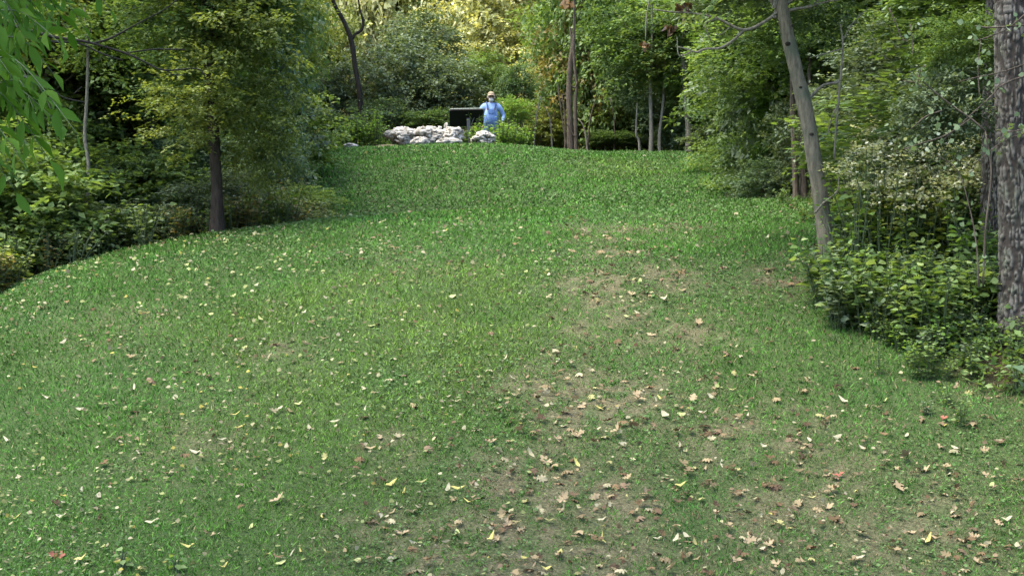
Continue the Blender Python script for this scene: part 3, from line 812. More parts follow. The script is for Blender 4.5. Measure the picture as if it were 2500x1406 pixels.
for u0, w, t in [(1943, 15, 'leftmost thin trunk of the pale cluster behind the leaning tree'), (1962, 20, 'middle trunk of the pale cluster behind the leaning tree'), (1986, 14, 'rightmost trunk of the pale cluster, nearly hidden by the leaning tree')]:
    tree('pale_trunk_tree', t, [(u0, 500, w * 1.15), (u0, 450, w), (u0 - 4, 370, w * .95), (u0 - 8, 250, w * .8), (u0 - 12, 60, w * .6)], 21 + .1 * w / 10, 'snag', [('airy', u0 - 20, 20, 21.4, 1.0, .8, 'mid')], GC)
tree('slanting_trunk_tree', 'thin slanting trunk in the bushes left of the pale trunk cluster', [(1918, 460, 14), (1905, 380, 13), (1880, 300, 12), (1858, 220, 10), (1840, 120, 8)], 25.5, 'snag', [('mid', 1850, 110, 25.6, 1.1, .9, 'mid'), ('airy', 1850, 210, 25, .5, .35, 'fresh')])
for u, v, d, r, rz, mt, t in [
        (1480, 290, 42, 1.0, .8, 'yellow', 'yellowish bush right of the broken snag'), (1540, 220, 43, 1.2, 1.2, 'grey', 'grey-green bush left of the twin pale stems'), (1500, 340, 40.5, .8, .25, 'dark', 'low dark bush at the lawn edge beside the snag'),
        (1630, 260, 41, 1.1, 1.0, 'bluish', 'bluish green bush behind the twin pale stems'), (1650, 325, 40, .6, .45, 'bluish', 'small dark bush between the twin stems and the small pale trunk'), (1745, 290, 38.5, 1.0, .9, 'bluish', 'dark green bush right of the small pale trunk'),
        (1745, 340, 35.5, .7, .35, 'grey', 'low weedy bush on the right end of the mound crest'), (1820, 250, 35, 1.1, 1.0, 'dark', 'large dark bush above the right side of the lawn'), (1790, 390, 30.5, .7, .55, 'mid', 'green bush spilling onto the lawn right of the crest'),
        (1850, 380, 27, .75, .75, 'dark', 'dark ivy-like bush beside the slanting trunk'), (1880, 445, 24.5, .6, .42, 'bluish', 'dark low bush left of the pale trunk cluster'), (1930, 300, 25.5, .6, .7, 'fresh', 'bright green bush directly left of the leaning trunk'),
        (1800, 460, 28.5, .6, .25, 'mid', 'low green weeds at the right edge of the upper lawn')]:
    shrub(u, v, d, r, rz, mt, t, kind='mid' if r > 1.05 else 'shrub')
GU = 'shrubs in the undergrowth on the right'
for u, v, d, r, rz, mt in [(2090, 300, 20, .7, .6, 'grey'), (2110, 180, 22, .9, .7, 'grey'), (2200, 330, 19, .8, .6, 'grey'), (2290, 220, 17.5, .9, .7, 'grey'), (2330, 370, 16, .7, .5, 'grey'), (2330, 60, 19, 1.0, .8, 'mid'), (2470, 300, 18, 1.1, 1.1, 'grey'), (2080, 380, 21.5, .5, .4, 'grey'), (2000, 330, 24, .7, .7, 'grey'), (2380, 450, 15.5, .5, .5, 'bluish'), (2520, 480, 15, .8, .9, 'grey'), (2100, 60, 25, 1.1, .9, 'mid'), (2440, 120, 20, 1.2, 1.0, 'mid'), (1990, 420, 23.6, .5, .4, 'grey'), (2180, 150, 18.5, .7, .6, 'grey')]:
    shrub(u, v, d, r, rz, mt, where('undergrowth shrub', u, d, mt), GU)

# ------------------------------------------------------------------ the wood all round, which reads as one mass
def mass(name, boxes, leaf, mat, kind='stuff'):
    Ps = []; Ts = []
    for (x, y, z, rx, ry, rz, n) in boxes:
        d = unit(rnd(n)); q = d * (RNG.random(n) ** .4)[:, None]
        q *= (.7 + .5 * vnoise(d * 2 + x + y, 5))[:, None]
        Ps.append(q * np.array([rx, ry, rz]) + np.array([x, y, z])); Ts.append(np.clip(RNG.normal(.5, .25, n), 0, 1))
    P = np.concatenate(Ps); n = len(P)
    V, T = leaves(P, rnd(n) + np.array([0, 0, -.5]), rnd(n) + np.array([0, 0, .8]), leaf * (.6 + .8 * RNG.random(n)))
    o = link(name, mesh_np(name, V, T, {'tint': ('FLOAT', np.repeat(np.concatenate(Ts), 4))}), L[mat])
    return tag(o, kind=kind)


far = []
for i in range(40):
    a = R(-62 + 124 * i / 39)
    rr_ = 84 + 14 * RNG.random()
    far.append((rr_ * math.sin(a), rr_ * math.cos(a), 8 + 3 * RNG.random(), 6, 5, 10 + 4 * RNG.random(), 1500))
mass('far_wood', far, .5, 'yellow')


def floor_cover(name, box, n, leaf, mat, hmax, test):
    x = RNG.uniform(box[0], box[1], n); y = RNG.uniform(box[2], box[3], n)
    k = test(x, y); x, y = x[k], y[k]; n = len(x)
    hgt = hmax * RNG.random(n) ** 1.6 * (.3 + 1.3 * n2(x, y, .9, 31))
    P = np.stack([x, y, G(x, y) + .02 + hgt], 1)
    V, T = leaves(P, rnd(n) * np.array([1, 1, .4]) + np.array([0, 0, .0]), rnd(n) * .6 + np.array([0, 0, 1]), leaf * (.5 + .9 * RNG.random(n)))
    tint = np.clip(RNG.normal(.45, .22, n) + .5 * (n2(x, y, .7, 33) - .5), 0, 1)
    return tag(link(name, mesh_np(name, V, T, {'tint': ('FLOAT', np.repeat(tint, 4))}), L[mat]), kind='stuff')


floor_cover('ground_ivy', (2.6, 6.2, 7, 14.5), 26000, .055, 'mid', .12, lambda x, y: forest(x, y) > .35)


floor_cover('undergrowth', (-16, -2.5, 12, 42), 46000, .085, 'mid', .5, lambda x, y: (forest(x, y) > .5) & (y < 42))
floor_cover('undergrowth', (2.6, 13, 7.5, 42), 52000, .07, 'mid', .45, lambda x, y: forest(x, y) > .5)
floor_cover('undergrowth', (-9, 9, 38, 50), 16000, .09, 'mid', .4, lambda x, y: forest(x, y) > .5)
# ------------------------------------------------------------------ pale limestone rocks on the crest
m, nt, b, out = new_mat('limestone')
tc = nt.nodes.new('ShaderNodeTexCoord')
nz = nt.nodes.new('ShaderNodeTexNoise'); nz.inputs['Scale'].default_value = 7; nz.inputs['Detail'].default_value = 8; nz.inputs['Roughness'].default_value = .7
nt.links.new(tc.outputs['Object'], nz.inputs[0])
at = nt.nodes.new('ShaderNodeAttribute'); at.attribute_name = 'pit'
c = ramp(nt, nz.outputs[0], [(.3, (.14, .132, .115)), (.52, (.34, .325, .295)), (.75, (.50, .485, .45))])
mx = nt.nodes.new('ShaderNodeMixRGB'); mx.inputs[2].default_value = (.09, .08, .06, 1)
nt.links.new(at.outputs['Fac'], mx.inputs[0]); nt.links.new(c, mx.inputs[1]); nt.links.new(mx.outputs[0], b.inputs['Base Color'])
bp = nt.nodes.new('ShaderNodeBump'); bp.inputs['Strength'].default_value = .6; bp.inputs['Distance'].default_value = .03
nt.links.new(nz.outputs[0], bp.inputs['Height']); nt.links.new(bp.outputs[0], b.inputs['Normal'])
b.inputs['Roughness'].default_value = .9
STONE = m


def boulder(name, label, u0, u1, v0, v1, d, depth, seed, group=None, sub=5, pit=1.):
    """spans u0..u1 by v0..v1 (v1 its foot) in the photograph"""
    cx = px((u0 + u1) / 2, v1, d); w = (u1 - u0) / 2 / F * d; h = (v1 - v0) / F * d
    z = float(G(cx[0], d))
    bm = bmesh.new(); bmesh.ops.create_icosphere(bm, subdivisions=sub, radius=1)
    V = np.array([v.co for v in bm.verts]); Fs = [[q.index for q in f.verts] for f in bm.faces]; bm.free()
    s = np.array([w, depth, h * .62])
    lump = .72 + .6 * vnoise(V * 1.5 + seed * 3.1, seed) + .22 * (vnoise(V * 3.6 + seed, seed + 1) - .5) + .12 * (vnoise(V * 8 + seed, seed + 4) - .5)
    n1 = vnoise(V * np.array([5, 5, 3.4]) + seed, seed + 2)
    p = np.clip((.36 - n1) / .16, 0, 1)
    n3 = 1 - np.abs(2 * vnoise(V * np.array([3.4, 3.4, 5.5]) + seed * 2, seed + 3) - 1)
    p = np.maximum(p, np.clip((n3 - .86) / .12, 0, 1) * .9) * pit
    Q = V * lump[:, None] * (1 - .16 * p)[:, None]
    Q *= 1 / np.abs(Q).max(0)
    Q = Q * s + (rnd(len(Q)) * .004)
    foot = CAMZ + (703 - v0) / F * d - z          # height of its top above the ground here
    Q[:, 2] += foot - s[2]
    me = mesh_np(name, Q, np.array(Fs), {'pit': ('FLOAT', p)}, True)
    o = link(name, me, STONE)
    o.location = (cx[0], d, z)
    return tag(o, label, 'rock', group)


boulder('boulder', 'left end of the long pale pitted boulders on the mound crest', 948, 1036, 309, 352, 35.4, .34, 3)
boulder('boulder', 'tallest middle pale boulder on the mound crest, below the black board', 1004, 1092, 305, 352, 35.3, .38, 5)
boulder('boulder', 'rounded pale boulder just left of the gap in the rocks', 1062, 1138, 309, 352, 35.3, .36, 8)
boulder('boulder', 'smaller pale boulder right of the gap, half in weeds', 1148, 1213, 319, 351, 35.2, .3, 12)
boulder('stone', 'low pale stone at the left foot of the boulders', 934, 968, 318, 336, 35.3, .14, 21, sub=4)
boulder('stone', 'low pale stone sunk in the grass under the middle boulder', 1000, 1052, 333, 356, 34.9, .16, 23, sub=4)
boulder('stone', 'low pale stone in front of the rounded boulder', 1060, 1130, 335, 356, 34.9, .16, 27, sub=4)
boulder('stone', 'flat buff stone lying alone left of the dirt patch', 832, 876, 350, 362, 34.9, .18, 31, sub=4, pit=.3)
boulder('stone', 'tiny buff stone left of the flat buff stone', 808, 828, 353, 362, 34.9, .1, 33, sub=3, pit=.3)
boulder('stone', 'small white stone perched right behind the boulders', 1083, 1096, 299, 316, 35.9, .07, 35, sub=3, pit=.2)
boulder('stone', 'small white stone resting between the middle and rounded boulders', 1067, 1080, 307, 320, 35.4, .07, 37, sub=3, pit=.2)
# bare dirt left of the boulders
n = 40
dx, dy = px(945, 345, 34.9)[0], 35.0
a = np.linspace(0, 2 * np.pi, 28, endpoint=False)
V = [(dx, dy, float(G(dx, dy)) + .09)]
for k, rr_ in enumerate([.5, 1.0]):
    q = rr_ * (.8 + .4 * vnoise(np.stack([np.cos(a), np.sin(a), 0 * a], 1) * 1.5 + 4, 3))
    xx, yy = dx + np.cos(a) * q * .52, dy + np.sin(a) * q * .5
    V += [(x_, y_, float(G(x_, y_)) + (.06 if k == 0 else -.02)) for x_, y_ in zip(xx, yy)]
Fs = [(0, 1 + i, 1 + (i + 1) % 28) for i in range(28)] + [(1 + i, 29 + i, 29 + (i + 1) % 28, 1 + (i + 1) % 28) for i in range(28)]
dirt = MB().add(np.array(V), Fs).build('bare_dirt', plain('bare_dirt', (.15, .115, .085), .95, .1, .45, 9, .8))
tag(dirt, kind='structure')

# ------------------------------------------------------------------ the black board seen from behind
sx, sy = px(1139, 300, 36.9)[0], 36.9
sz = float(G(sx, sy))
SG = thing('information_board', 'black tilted information board on a grey post, seen from behind', 'sign', (sx, sy, sz), rz=R(2.5))
BLK = plain('board_black', (.006, .006, .007), .6, .2, .2, 20)
RIM = plain('board_rim', (.16, .19, .16), .55, .4, .15, 20)
STEEL = plain('post_grey', (.06, .06, .063), .5, .4, .12, 15)


def rounded_slab(w, h, t, r, n=6, hole=None):
    P = []
    for cx_, cy_, a0 in ((w / 2 - r, h / 2 - r, 0), (-w / 2 + r, h / 2 - r, 90), (-w / 2 + r, -h / 2 + r, 180), (w / 2 - r, -h / 2 + r, 270)):
        for k in range(n + 1):
            a_ = R(a0 + 90 * k / n); P.append((cx_ + r * math.cos(a_), cy_ + r * math.sin(a_)))
    m_ = len(P)
    V = [(x_, y_, -t / 2) for x_, y_ in P] + [(x_, y_, t / 2) for x_, y_ in P]
    Fs = [tuple(range(m_))[::-1], tuple(range(m_, 2 * m_))] + [(i, (i + 1) % m_, m_ + (i + 1) % m_, m_ + i) for i in range(m_)]
    return np.array(V), Fs


top_h = px(0, 268, 36.9)[2] - sz                  # height of the upper edge
tilt = R(48)
W_, H_ = .84, .50
pv = (0, .08, top_h - H_ / 2 * math.sin(tilt) - .01)


def tilted(o):
    o.location = pv; o.rotation_euler = (-tilt, R(-1.2), 0)
    return o


# upper edge towards the camera, underside facing it
pan = tilted(MB().add(*rounded_slab(W_, H_, .03, .06)).build('panel', BLK, SG, smooth=False))
V, Fs = rounded_slab(W_ + .03, H_ + .03, .02, .07); V[:, 2] += .027
rim = tilted(MB().add(V, Fs).build('rim', RIM, SG, smooth=False))


def box(c, s):
    c = np.array(c); s = np.array(s) / 2
    V = np.array([(x_, y_, z_) for x_ in (-1, 1) for y_ in (-1, 1) for z_ in (-1, 1)]) * s + c
    return V, [(0, 1, 3, 2), (4, 6, 7, 5), (0, 4, 5, 1), (2, 3, 7, 6), (0, 2, 6, 4), (1, 5, 7, 3)]


V, Fs = box((.05, .03, top_h * .5 - .11), (.085, .05, top_h - .20))
MB().add(V, Fs).build('post', STEEL, SG, smooth=False)
V, Fs = tube(np.array([[.10, .03, top_h - .42, .012], [.16, .02, top_h - .27, .012], [.20, .02, top_h - .20, .012]]), 6, 3)
MB().add(V, Fs).build('bracket', STEEL, SG)

# ------------------------------------------------------------------ the person
PX, PY = px(1199, 300, 37.9)[0], 37.9
PZ = float(G(PX, PY))
HS = (px(0, 224, PY)[2] - PZ) / 1.80               # so that the cap reaches the height it has in the photograph
MAN = thing('person', 'person in light blue shirt, denim overalls and tan cap standing behind the black board', 'person', (PX, PY, PZ), rz=R(4))
MAN.scale = (HS, HS, HS)


def skin(name, J, E, mat, root=0, sub=2, smooth=True):
    """J: joint -> (x, y, z, rx, ry); E: bones. The grown surface is frozen into a plain mesh"""
    keys = list(J); me = bpy.data.meshes.new(name)
    me.from_pydata([J[k][:3] for k in keys], [(keys.index(a), keys.index(b)) for a, b in E], [])
    o = bpy.data.objects.new(name, me); COL.objects.link(o)
    md = o.modifiers.new('skin', 'SKIN'); md.use_smooth_shade = smooth
    if sub:
        s_ = o.modifiers.new('sub', 'SUBSURF'); s_.levels = sub; s_.render_levels = sub
    lay = me.skin_vertices[0].data
    for i, k in enumerate(keys):
        lay[i].radius = J[k][3:5] if len(J[k]) > 4 else (J[k][3], J[k][3]); lay[i].use_root = (i == root)
    bpy.context.view_layer.update()
    dg = bpy.context.evaluated_depsgraph_get()
    fin = bpy.data.meshes.new_from_object(o.evaluated_get(dg))
    bpy.data.objects.remove(o)
    fin.polygons.foreach_set('use_smooth', [True] * len(fin.polygons))
    fin.materials.clear()
    return link(name, fin, mat, MAN)


SKIN = plain('skin', (.38, .235, .175), .55, .35, .08, 20)
SHIRT = plain('shirt_blue', (.17, .26, .45), .85, .15, .12, 14, .2)
DENIM = plain('denim', (.085, .15, .32), .9, .15, .22, 18, .3)
STRAP = plain('strap_denim', (.035, .055, .11), .85, .15, .2, 20)
CAP = plain('cap_tan', (.23, .185, .13), .85, .15, .15, 25)
GREY = plain('beard_white', (.5, .48, .46), .9, .2, .15, 60, .6)
DARKG = plain('sunglasses', (.006, .006, .007), .15, .5, .1)
SHOE = plain('boots', (.05, .03, .02), .7, .3, .2)

J = {'pelvis': (0, 0, .95, .17, .14), 'belly': (0, -.03, 1.12, .17, .15), 'chest': (0, 0, 1.32, .14, .09), 'neck': (0, .01, 1.50, .06), 'jaw': (0, -.012, 1.575, .062), 'skull': (0, .005, 1.66, .082, .092), 'crown': (0, .01, 1.735, .06)}
E = [('pelvis', 'belly'), ('belly', 'chest'), ('chest', 'neck'), ('neck', 'jaw'), ('jaw', 'skull'), ('skull', 'crown')]
ARM = {}
for s, tg in ((1, 'r'), (-1, 'l')):
    sh = (s * .205, .01, 1.42); el = (s * .345, .05, 1.14); wr_ = (s * .285, -.09, .96) if s > 0 else (s * .31, -.16, .94)
    ARM[s] = (sh, el, wr_)
    J.update({'sh' + tg: (*sh, .07), 'el' + tg: (*el, .045), 'wr' + tg: (*wr_, .032), 'hip' + tg: (s * .10, 0, .88, .095), 'kn' + tg: (s * .115, -.01, .49, .062), 'an' + tg: (s * .125, .02, .09, .045), 'toe' + tg: (s * .145, -.15, .035, .035)})
    E += [('chest', 'sh' + tg), ('sh' + tg, 'el' + tg), ('el' + tg, 'wr' + tg), ('pelvis', 'hip' + tg), ('hip' + tg, 'kn' + tg), ('kn' + tg, 'an' + tg), ('an' + tg, 'toe' + tg)]
    w = np.array(wr_); dr = np.array([-s * .35, -.25, -.9]); dr /= np.linalg.norm(dr); ac = np.array([-.2 * s, 1, -.2]); ac /= np.linalg.norm(ac)
    pm = w + dr * .055
    J['pm' + tg] = (*pm, .030, .018); E.append(('wr' + tg, 'pm' + tg))
    for k, (o_, l_) in enumerate([(-.030, .070), (-.010, .080), (.010, .075), (.030, .058)]):
        b0 = pm + dr * .03 + ac * o_; b1 = b0 + dr * l_ * .55 + np.array([-s * .006, -.004, 0]); b2 = b1 + dr * l_ * .45 + np.array([-s * .016, -.012, 0])
        for nm, pt, r_ in (('a', b0, .0095), ('b', b1, .0088), ('c', b2, .0075)): J['f%s%d%s' % (tg, k, nm)] = (*pt, r_)
        E += [('pm' + tg, 'f%s%da' % (tg, k)), ('f%s%da' % (tg, k), 'f%s%db' % (tg, k)), ('f%s%db' % (tg, k), 'f%s%dc' % (tg, k))]
    t0 = w + dr * .03 - ac * .03; t1 = t0 + dr * .035 - ac * .022; t2 = t1 + dr * .032 - ac * .006
    for nm, pt, r_ in (('a', t0, .012), ('b', t1, .0105), ('c', t2, .0085)): J['t%s%s' % (tg, nm)] = (*pt, r_)
    E += [('wr' + tg, 't%sa' % tg), ('t%sa' % tg, 't%sb' % tg), ('t%sb' % tg, 't%sc' % tg)]
body = skin('body', J, E, SKIN)
# face: nose, ears, mouth
nv, nf = tube(np.array([[0, -.088, 1.675, .010], [0, -.104, 1.648, .014], [0, -.108, 1.632, .017], [0, -.09, 1.624, .010]]), 8, 3)
MB().add(nv, nf).build('nose', SKIN, MAN)
for s in (-1, 1):
    ev, ef = tube(np.array([[s * .083, .01, 1.685, .008], [s * .094, .02, 1.665, .015], [s * .090, .016, 1.635, .013], [s * .08, .006, 1.618, .006]]), 8, 3)
    MB().add(ev, ef).build('ear', SKIN, MAN)
# clothes
J = {'waist': (0, -.02, 1.0, .215, .17), 'belly': (0, -.055, 1.13, .222, .19), 'chest': (0, -.01, 1.32, .20, .15), 'top': (0, .01, 1.435, .14, .10), 'col': (0, .012, 1.49, .08, .08)}
E = [('waist', 'belly'), ('belly', 'chest'), ('chest', 'top'), ('top', 'col')]
for s, tg in ((1, 'r'), (-1, 'l')):
    sh, el, wr_ = ARM[s]
    J.update({'sh' + tg: (sh[0], sh[1], sh[2] - .01, .092), 'ma' + tg: ((sh[0] + el[0]) / 2, (sh[1] + el[1]) / 2, (sh[2] + el[2]) / 2, .078), 'el' + tg: (*el, .066), 'wr' + tg: (wr_[0] * 1.0, wr_[1], wr_[2] + .01, .045)})
    E += [('top', 'sh' + tg), ('sh' + tg, 'ma' + tg), ('ma' + tg, 'el' + tg), ('el' + tg, 'wr' + tg)]
skin('shirt', J, E, SHIRT)
J = {'pelvis': (0, -.01, .93, .215, .18), 'belly': (0, -.075, 1.10, .215, .185), 'bib': (0, -.062, 1.27, .135, .125), 'bibtop': (0, -.05, 1.345, .115, .115)}
E = [('pelvis', 'belly'), ('belly', 'bib'), ('bib', 'bibtop')]
for s, tg in ((1, 'r'), (-1, 'l')):
    J.update({'hip' + tg: (s * .11, 0, .82, .125), 'kn' + tg: (s * .12, -.01, .48, .095), 'an' + tg: (s * .13, .015, .10, .085)})
    E += [('pelvis', 'hip' + tg), ('hip' + tg, 'kn' + tg), ('kn' + tg, 'an' + tg)]
skin('overalls', J, E, DENIM)
for s in (-1, 1):
    V, Fs = tube(np.array([[s * .095, -.175, 1.31, .017], [s * .105, -.165, 1.38, .017], [s * .125, -.10, 1.475, .017], [s * .125, .0, 1.515, .017], [s * .10, .10, 1.45, .017], [s * .05, .15, 1.30, .017]]), 8, 4)
    V[:, 1] += 0
    MB().add(V, Fs).build('strap', STRAP, MAN)
    V, Fs = box((s * .095, -.185, 1.30), (.042, .02, .05)); MB().add(V, Fs).build('buckle', STEEL, MAN, smooth=False)
    V, Fs = tube(np.array([[s * .130, .05, .06, .052], [s * .135, -.04, .055, .05], [s * .145, -.13, .045, .042], [s * .15, -.20, .038, .025]]), 10, 3)
    MB().add(V, Fs).build('boot', SHOE, MAN)
V, Fs = box((0, -.205, 1.235), (.15, .022, .11)); MB().add(V, Fs).build('bib_pocket', DENIM, MAN, smooth=False)
# beard, moustache, glasses, cap
bm = bmesh.new(); bmesh.ops.create_icosphere(bm, subdivisions=3, radius=1)
V = np.array([v.co for v in bm.verts]); Fs = [[q.index for q in f.verts] for f in bm.faces]; bm.free()
bv = V * np.array([.066, .055, .06]) * (.85 + .3 * vnoise(V * 4 + 7, 3))[:, None] + np.array([0, -.06, 1.565])
MB().add(bv, Fs).build('beard', GREY, MAN)
hv = V * np.array([.090, .098, .07]) * (.92 + .16 * vnoise(V * 5 + 2, 6))[:, None] + np.array([0, .022, 1.655])
hv[:, 1] = np.maximum(hv[:, 1], -.01)
MB().add(hv, Fs).build('hair', GREY, MAN)
mb = MB()
for s in (-1, 1):
    mb.add(V * np.array([.034, .012, .024]) + np.array([s * .036, -.098, 1.672]), Fs)
mb.add(*box((0, -.104, 1.68), (.03, .008, .008)))
for s in (-1, 1): mb.add(*tube(np.array([[s * .068, -.09, 1.68, .004], [s * .085, -.03, 1.682, .004], [s * .092, .02, 1.68, .004]]), 5, 3))
mb.build('sunglasses', DARKG, MAN)
cv = V.copy(); cv[:, 2] = np.maximum(cv[:, 2], 0)
CP = MB().add(cv * np.array([.098, .112, .105]) + np.array([0, .004, 1.698]), Fs).build('cap', CAP, MAN)
bmv = []
aa = np.linspace(R(200), R(340), 15)
for r0, zz in ((.1, 0), (.185, -.022)):
    for tk in (0, .006):
        for a_ in aa: bmv.append((math.cos(a_) * min(r0, .125) * (1 if r0 < .11 else .92), math.sin(a_) * r0 + .0, 1.703 + zz + tk - (.02 * abs(math.cos(a_)) if r0 > .11 else 0)))
q = len(aa); Fs2 = []
for i in range(q - 1):
    Fs2 += [(i, i + 1, 2 * q + i + 1, 2 * q + i), (q + i, 3 * q + i, 3 * q + i + 1, q + i + 1), (2 * q + i, 2 * q + i + 1, 3 * q + i + 1, 3 * q + i)]
MB().add(np.array(bmv), Fs2).build('brim', CAP, CP)
# ------------------------------------------------------------------ lawn: blades, clover, fallen leaves
def scatter(y0, y1, dens):
    """uniform points on the ground between two distances, over the width of the lawn"""
    w = lambda y: (-.40 * y - 1.5, .40 * y + 1.5)
    a, b = w(y1)
    n = int((b - a) * (y1 - y0) * dens)
    x = RNG.uniform(a, b, n); y = RNG.uniform(y0, y1, n)
    l = -.40 * y - 1.5; r = .40 * y + 1.5
    k = (x > l) & (x < r); x, y = x[k], y[k]
    k = forest(x, y) < RNG.random(len(x)) * .8 + .1
    return x[k], y[k]


Vs, Ts, Cs = [], [], []
off = 0
for y0, y1, dens, hgt, wid in [(6.5, 9, 3000, .042, .006), (9, 11, 3800, .042, .0066), (11, 13.5, 3100, .043, .0078), (13.5, 17, 2300, .045, .0085), (17, 22, 1100, .048, .0125), (22, 27, 420, .06, .018), (27, 34, 620, .065, .021), (34, 39, 420, .07, .023)]:
    x, y = scatter(y0, y1, dens)
    wr = wear(x, y)
    k = RNG.random(len(x)) > wr * .80
    x, y, wr = x[k], y[k], wr[k]
    n = len(x)
    tuft = n2(x, y, 1.1, 41) * .6 + n2(x, y, 3.7, 42) * .4
    P = np.stack([x, y, G(x, y) - .006], 1)
    lean = rnd(n) * np.array([.65, .65, 0]) + np.array([0, 0, 1.0])
    lean[:, :2] += (np.stack([n2(x, y, 2.2, 43), n2(x, y, 2.2, 44)], 1) - .5) * 1.1
    ln = hgt * (.45 + .9 * RNG.random(n)) * (.55 + .95 * tuft) * (1 - .45 * wr)
    V, T = leaves(P, lean, rnd(n) * np.array([1, 1, .2]), ln, BLADE, wid / ln * (.7 + .6 * RNG.random(n)))
    hue = n2(x, y, .33, 45); h2 = n2(x, y, 1.4, 46)
    c0 = np.array([.058, .142, .022]); c1 = np.array([.098, .158, .026]); c2 = np.array([.045, .128, .028])
    t = np.clip((hue - .52) * 3.2, 0, .8)[:, None]; t2 = np.clip((h2 - .5) * 3, 0, 1)[:, None]
    c = c0 * (1 - t) + c1 * t
    c = c * (1 - .6 * t2) + c2 * .6 * t2
    c = c * (.25 + 1.5 * RNG.random(n))[:, None] * (.75 + .5 * n2(x, y, 2.6, 47))[:, None] * (.72 + .56 * n2(x, y * .6, .42, 48))[:, None]
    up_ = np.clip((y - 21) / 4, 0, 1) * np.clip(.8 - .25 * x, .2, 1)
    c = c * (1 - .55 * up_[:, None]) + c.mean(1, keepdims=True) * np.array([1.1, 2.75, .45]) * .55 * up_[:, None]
    dry = (RNG.random(n) < .03 + .35 * wr + .08 * np.clip((13.5 - y) / 4, 0, 1) * np.clip(x + 1, 0, 1.5) / 1.5)
    c[dry] = np.array([.21, .165, .095]) * (.5 + .9 * RNG.random(dry.sum()))[:, None]
    Vs.append(V); Ts.append(T + off); off += len(V)
    Cs.append(np.repeat(np.concatenate([c, np.ones((n, 1))], 1), 5, 0))
grass = link('grass', mesh_np('grass', np.concatenate(Vs), np.concatenate(Ts), {'colour': ('FLOAT_COLOR', np.concatenate(Cs))}), col_mat('grass_blades', .25, .6, .12))
tag(grass, kind='stuff')

# clover and plantain leaves low in the turf
Vs, Ts, Cs = [], [], []
off = 0
for y0, y1, dens, sz in [(6.5, 12, 620, .019), (12, 17, 330, .024), (17, 23, 190, .032), (23, 38.5, 200, .045)]:
    x, y = scatter(y0, y1, dens)
    k = (n2(x, y, .8, 51) > .42 + .16 * RNG.random(len(x))) & (wear(x, y) < .5)
    x, y = x[k], y[k]; n = len(x)
    P = np.stack([x, y, G(x, y) + .012 + .03 * RNG.random(n)], 1)
    V, T = leaves(P, rnd(n) * np.array([1, 1, .25]), rnd(n) * .35 + np.array([0, -.2, 1]), sz * (.6 + .9 * RNG.random(n)), LEAF6, 1.5)
    c = (np.array([.06, .125, .04]) * (1 - .5 * RNG.random((n, 1))) + np.array([.05, .06, .025]) * RNG.random((n, 1)))
    Vs.append(V); Ts.append(T + off); off += len(V); Cs.append(np.repeat(np.concatenate([c, np.ones((n, 1))], 1), 7, 0))
clover = link('clover', mesh_np('clover', np.concatenate(Vs), np.concatenate(Ts), {'colour': ('FLOAT_COLOR', np.concatenate(Cs))}), col_mat('clover_leaves', .3, .65, .08))
tag(clover, kind='stuff')


# fallen leaves: lobed oak leaves, slender leaflets, small ovals
def fan(pts, lift):
    pts = np.array(pts, float)
    V = np.zeros((len(pts) + 1, 3)); V[1:, :2] = pts
    r = np.hypot(V[:, 0], V[:, 1] - .5)
    V[:, 2] = lift * (r ** 2) * 1.6 + .05 * np.sin(V[:, 1] * 9)
    V[0] = (0, .5, 0)
    n = len(pts)
    return V, np.array([(0, 1 + i, 1 + (i + 1) % n) for i in range(n)])


oak_half = [(.015, 0), (.05, .12), (.17, .13), (.23, .2), (.12, .3), (.17, .36), (.34, .39), (.37, .5), (.2, .54), (.2, .6), (.34, .68), (.31, .78), (.16, .78), (.12, .92)]
OAK = fan(oak_half + [(0, 1)] + [(-a, b) for a, b in oak_half[::-1]], .5)
OAK2 = fan([(a * 1.15, b) for a, b in oak_half] + [(0, 1.02)] + [(-a * .8, b) for a, b in oak_half[::-1]], -.55)
SLIM = fan([(.02, 0), (.10, .2), (.14, .45), (.10, .75), (0, 1), (-.10, .75), (-.14, .45), (-.10, .2)], .45)
OVAL = fan([(.03, 0), (.22, .2), (.30, .5), (.2, .8), (0, 1), (-.2, .8), (-.30, .5), (-.22, .2)], .55)
HEART = fan([(.0, .05), (.3, .0), (.48, .3), (.36, .65), (0, 1), (-.36, .65), (-.48, .3), (-.3, 0)], .4)


def litter_mat(name, c):
    return plain(name, c, .75, .2, .35, 60)


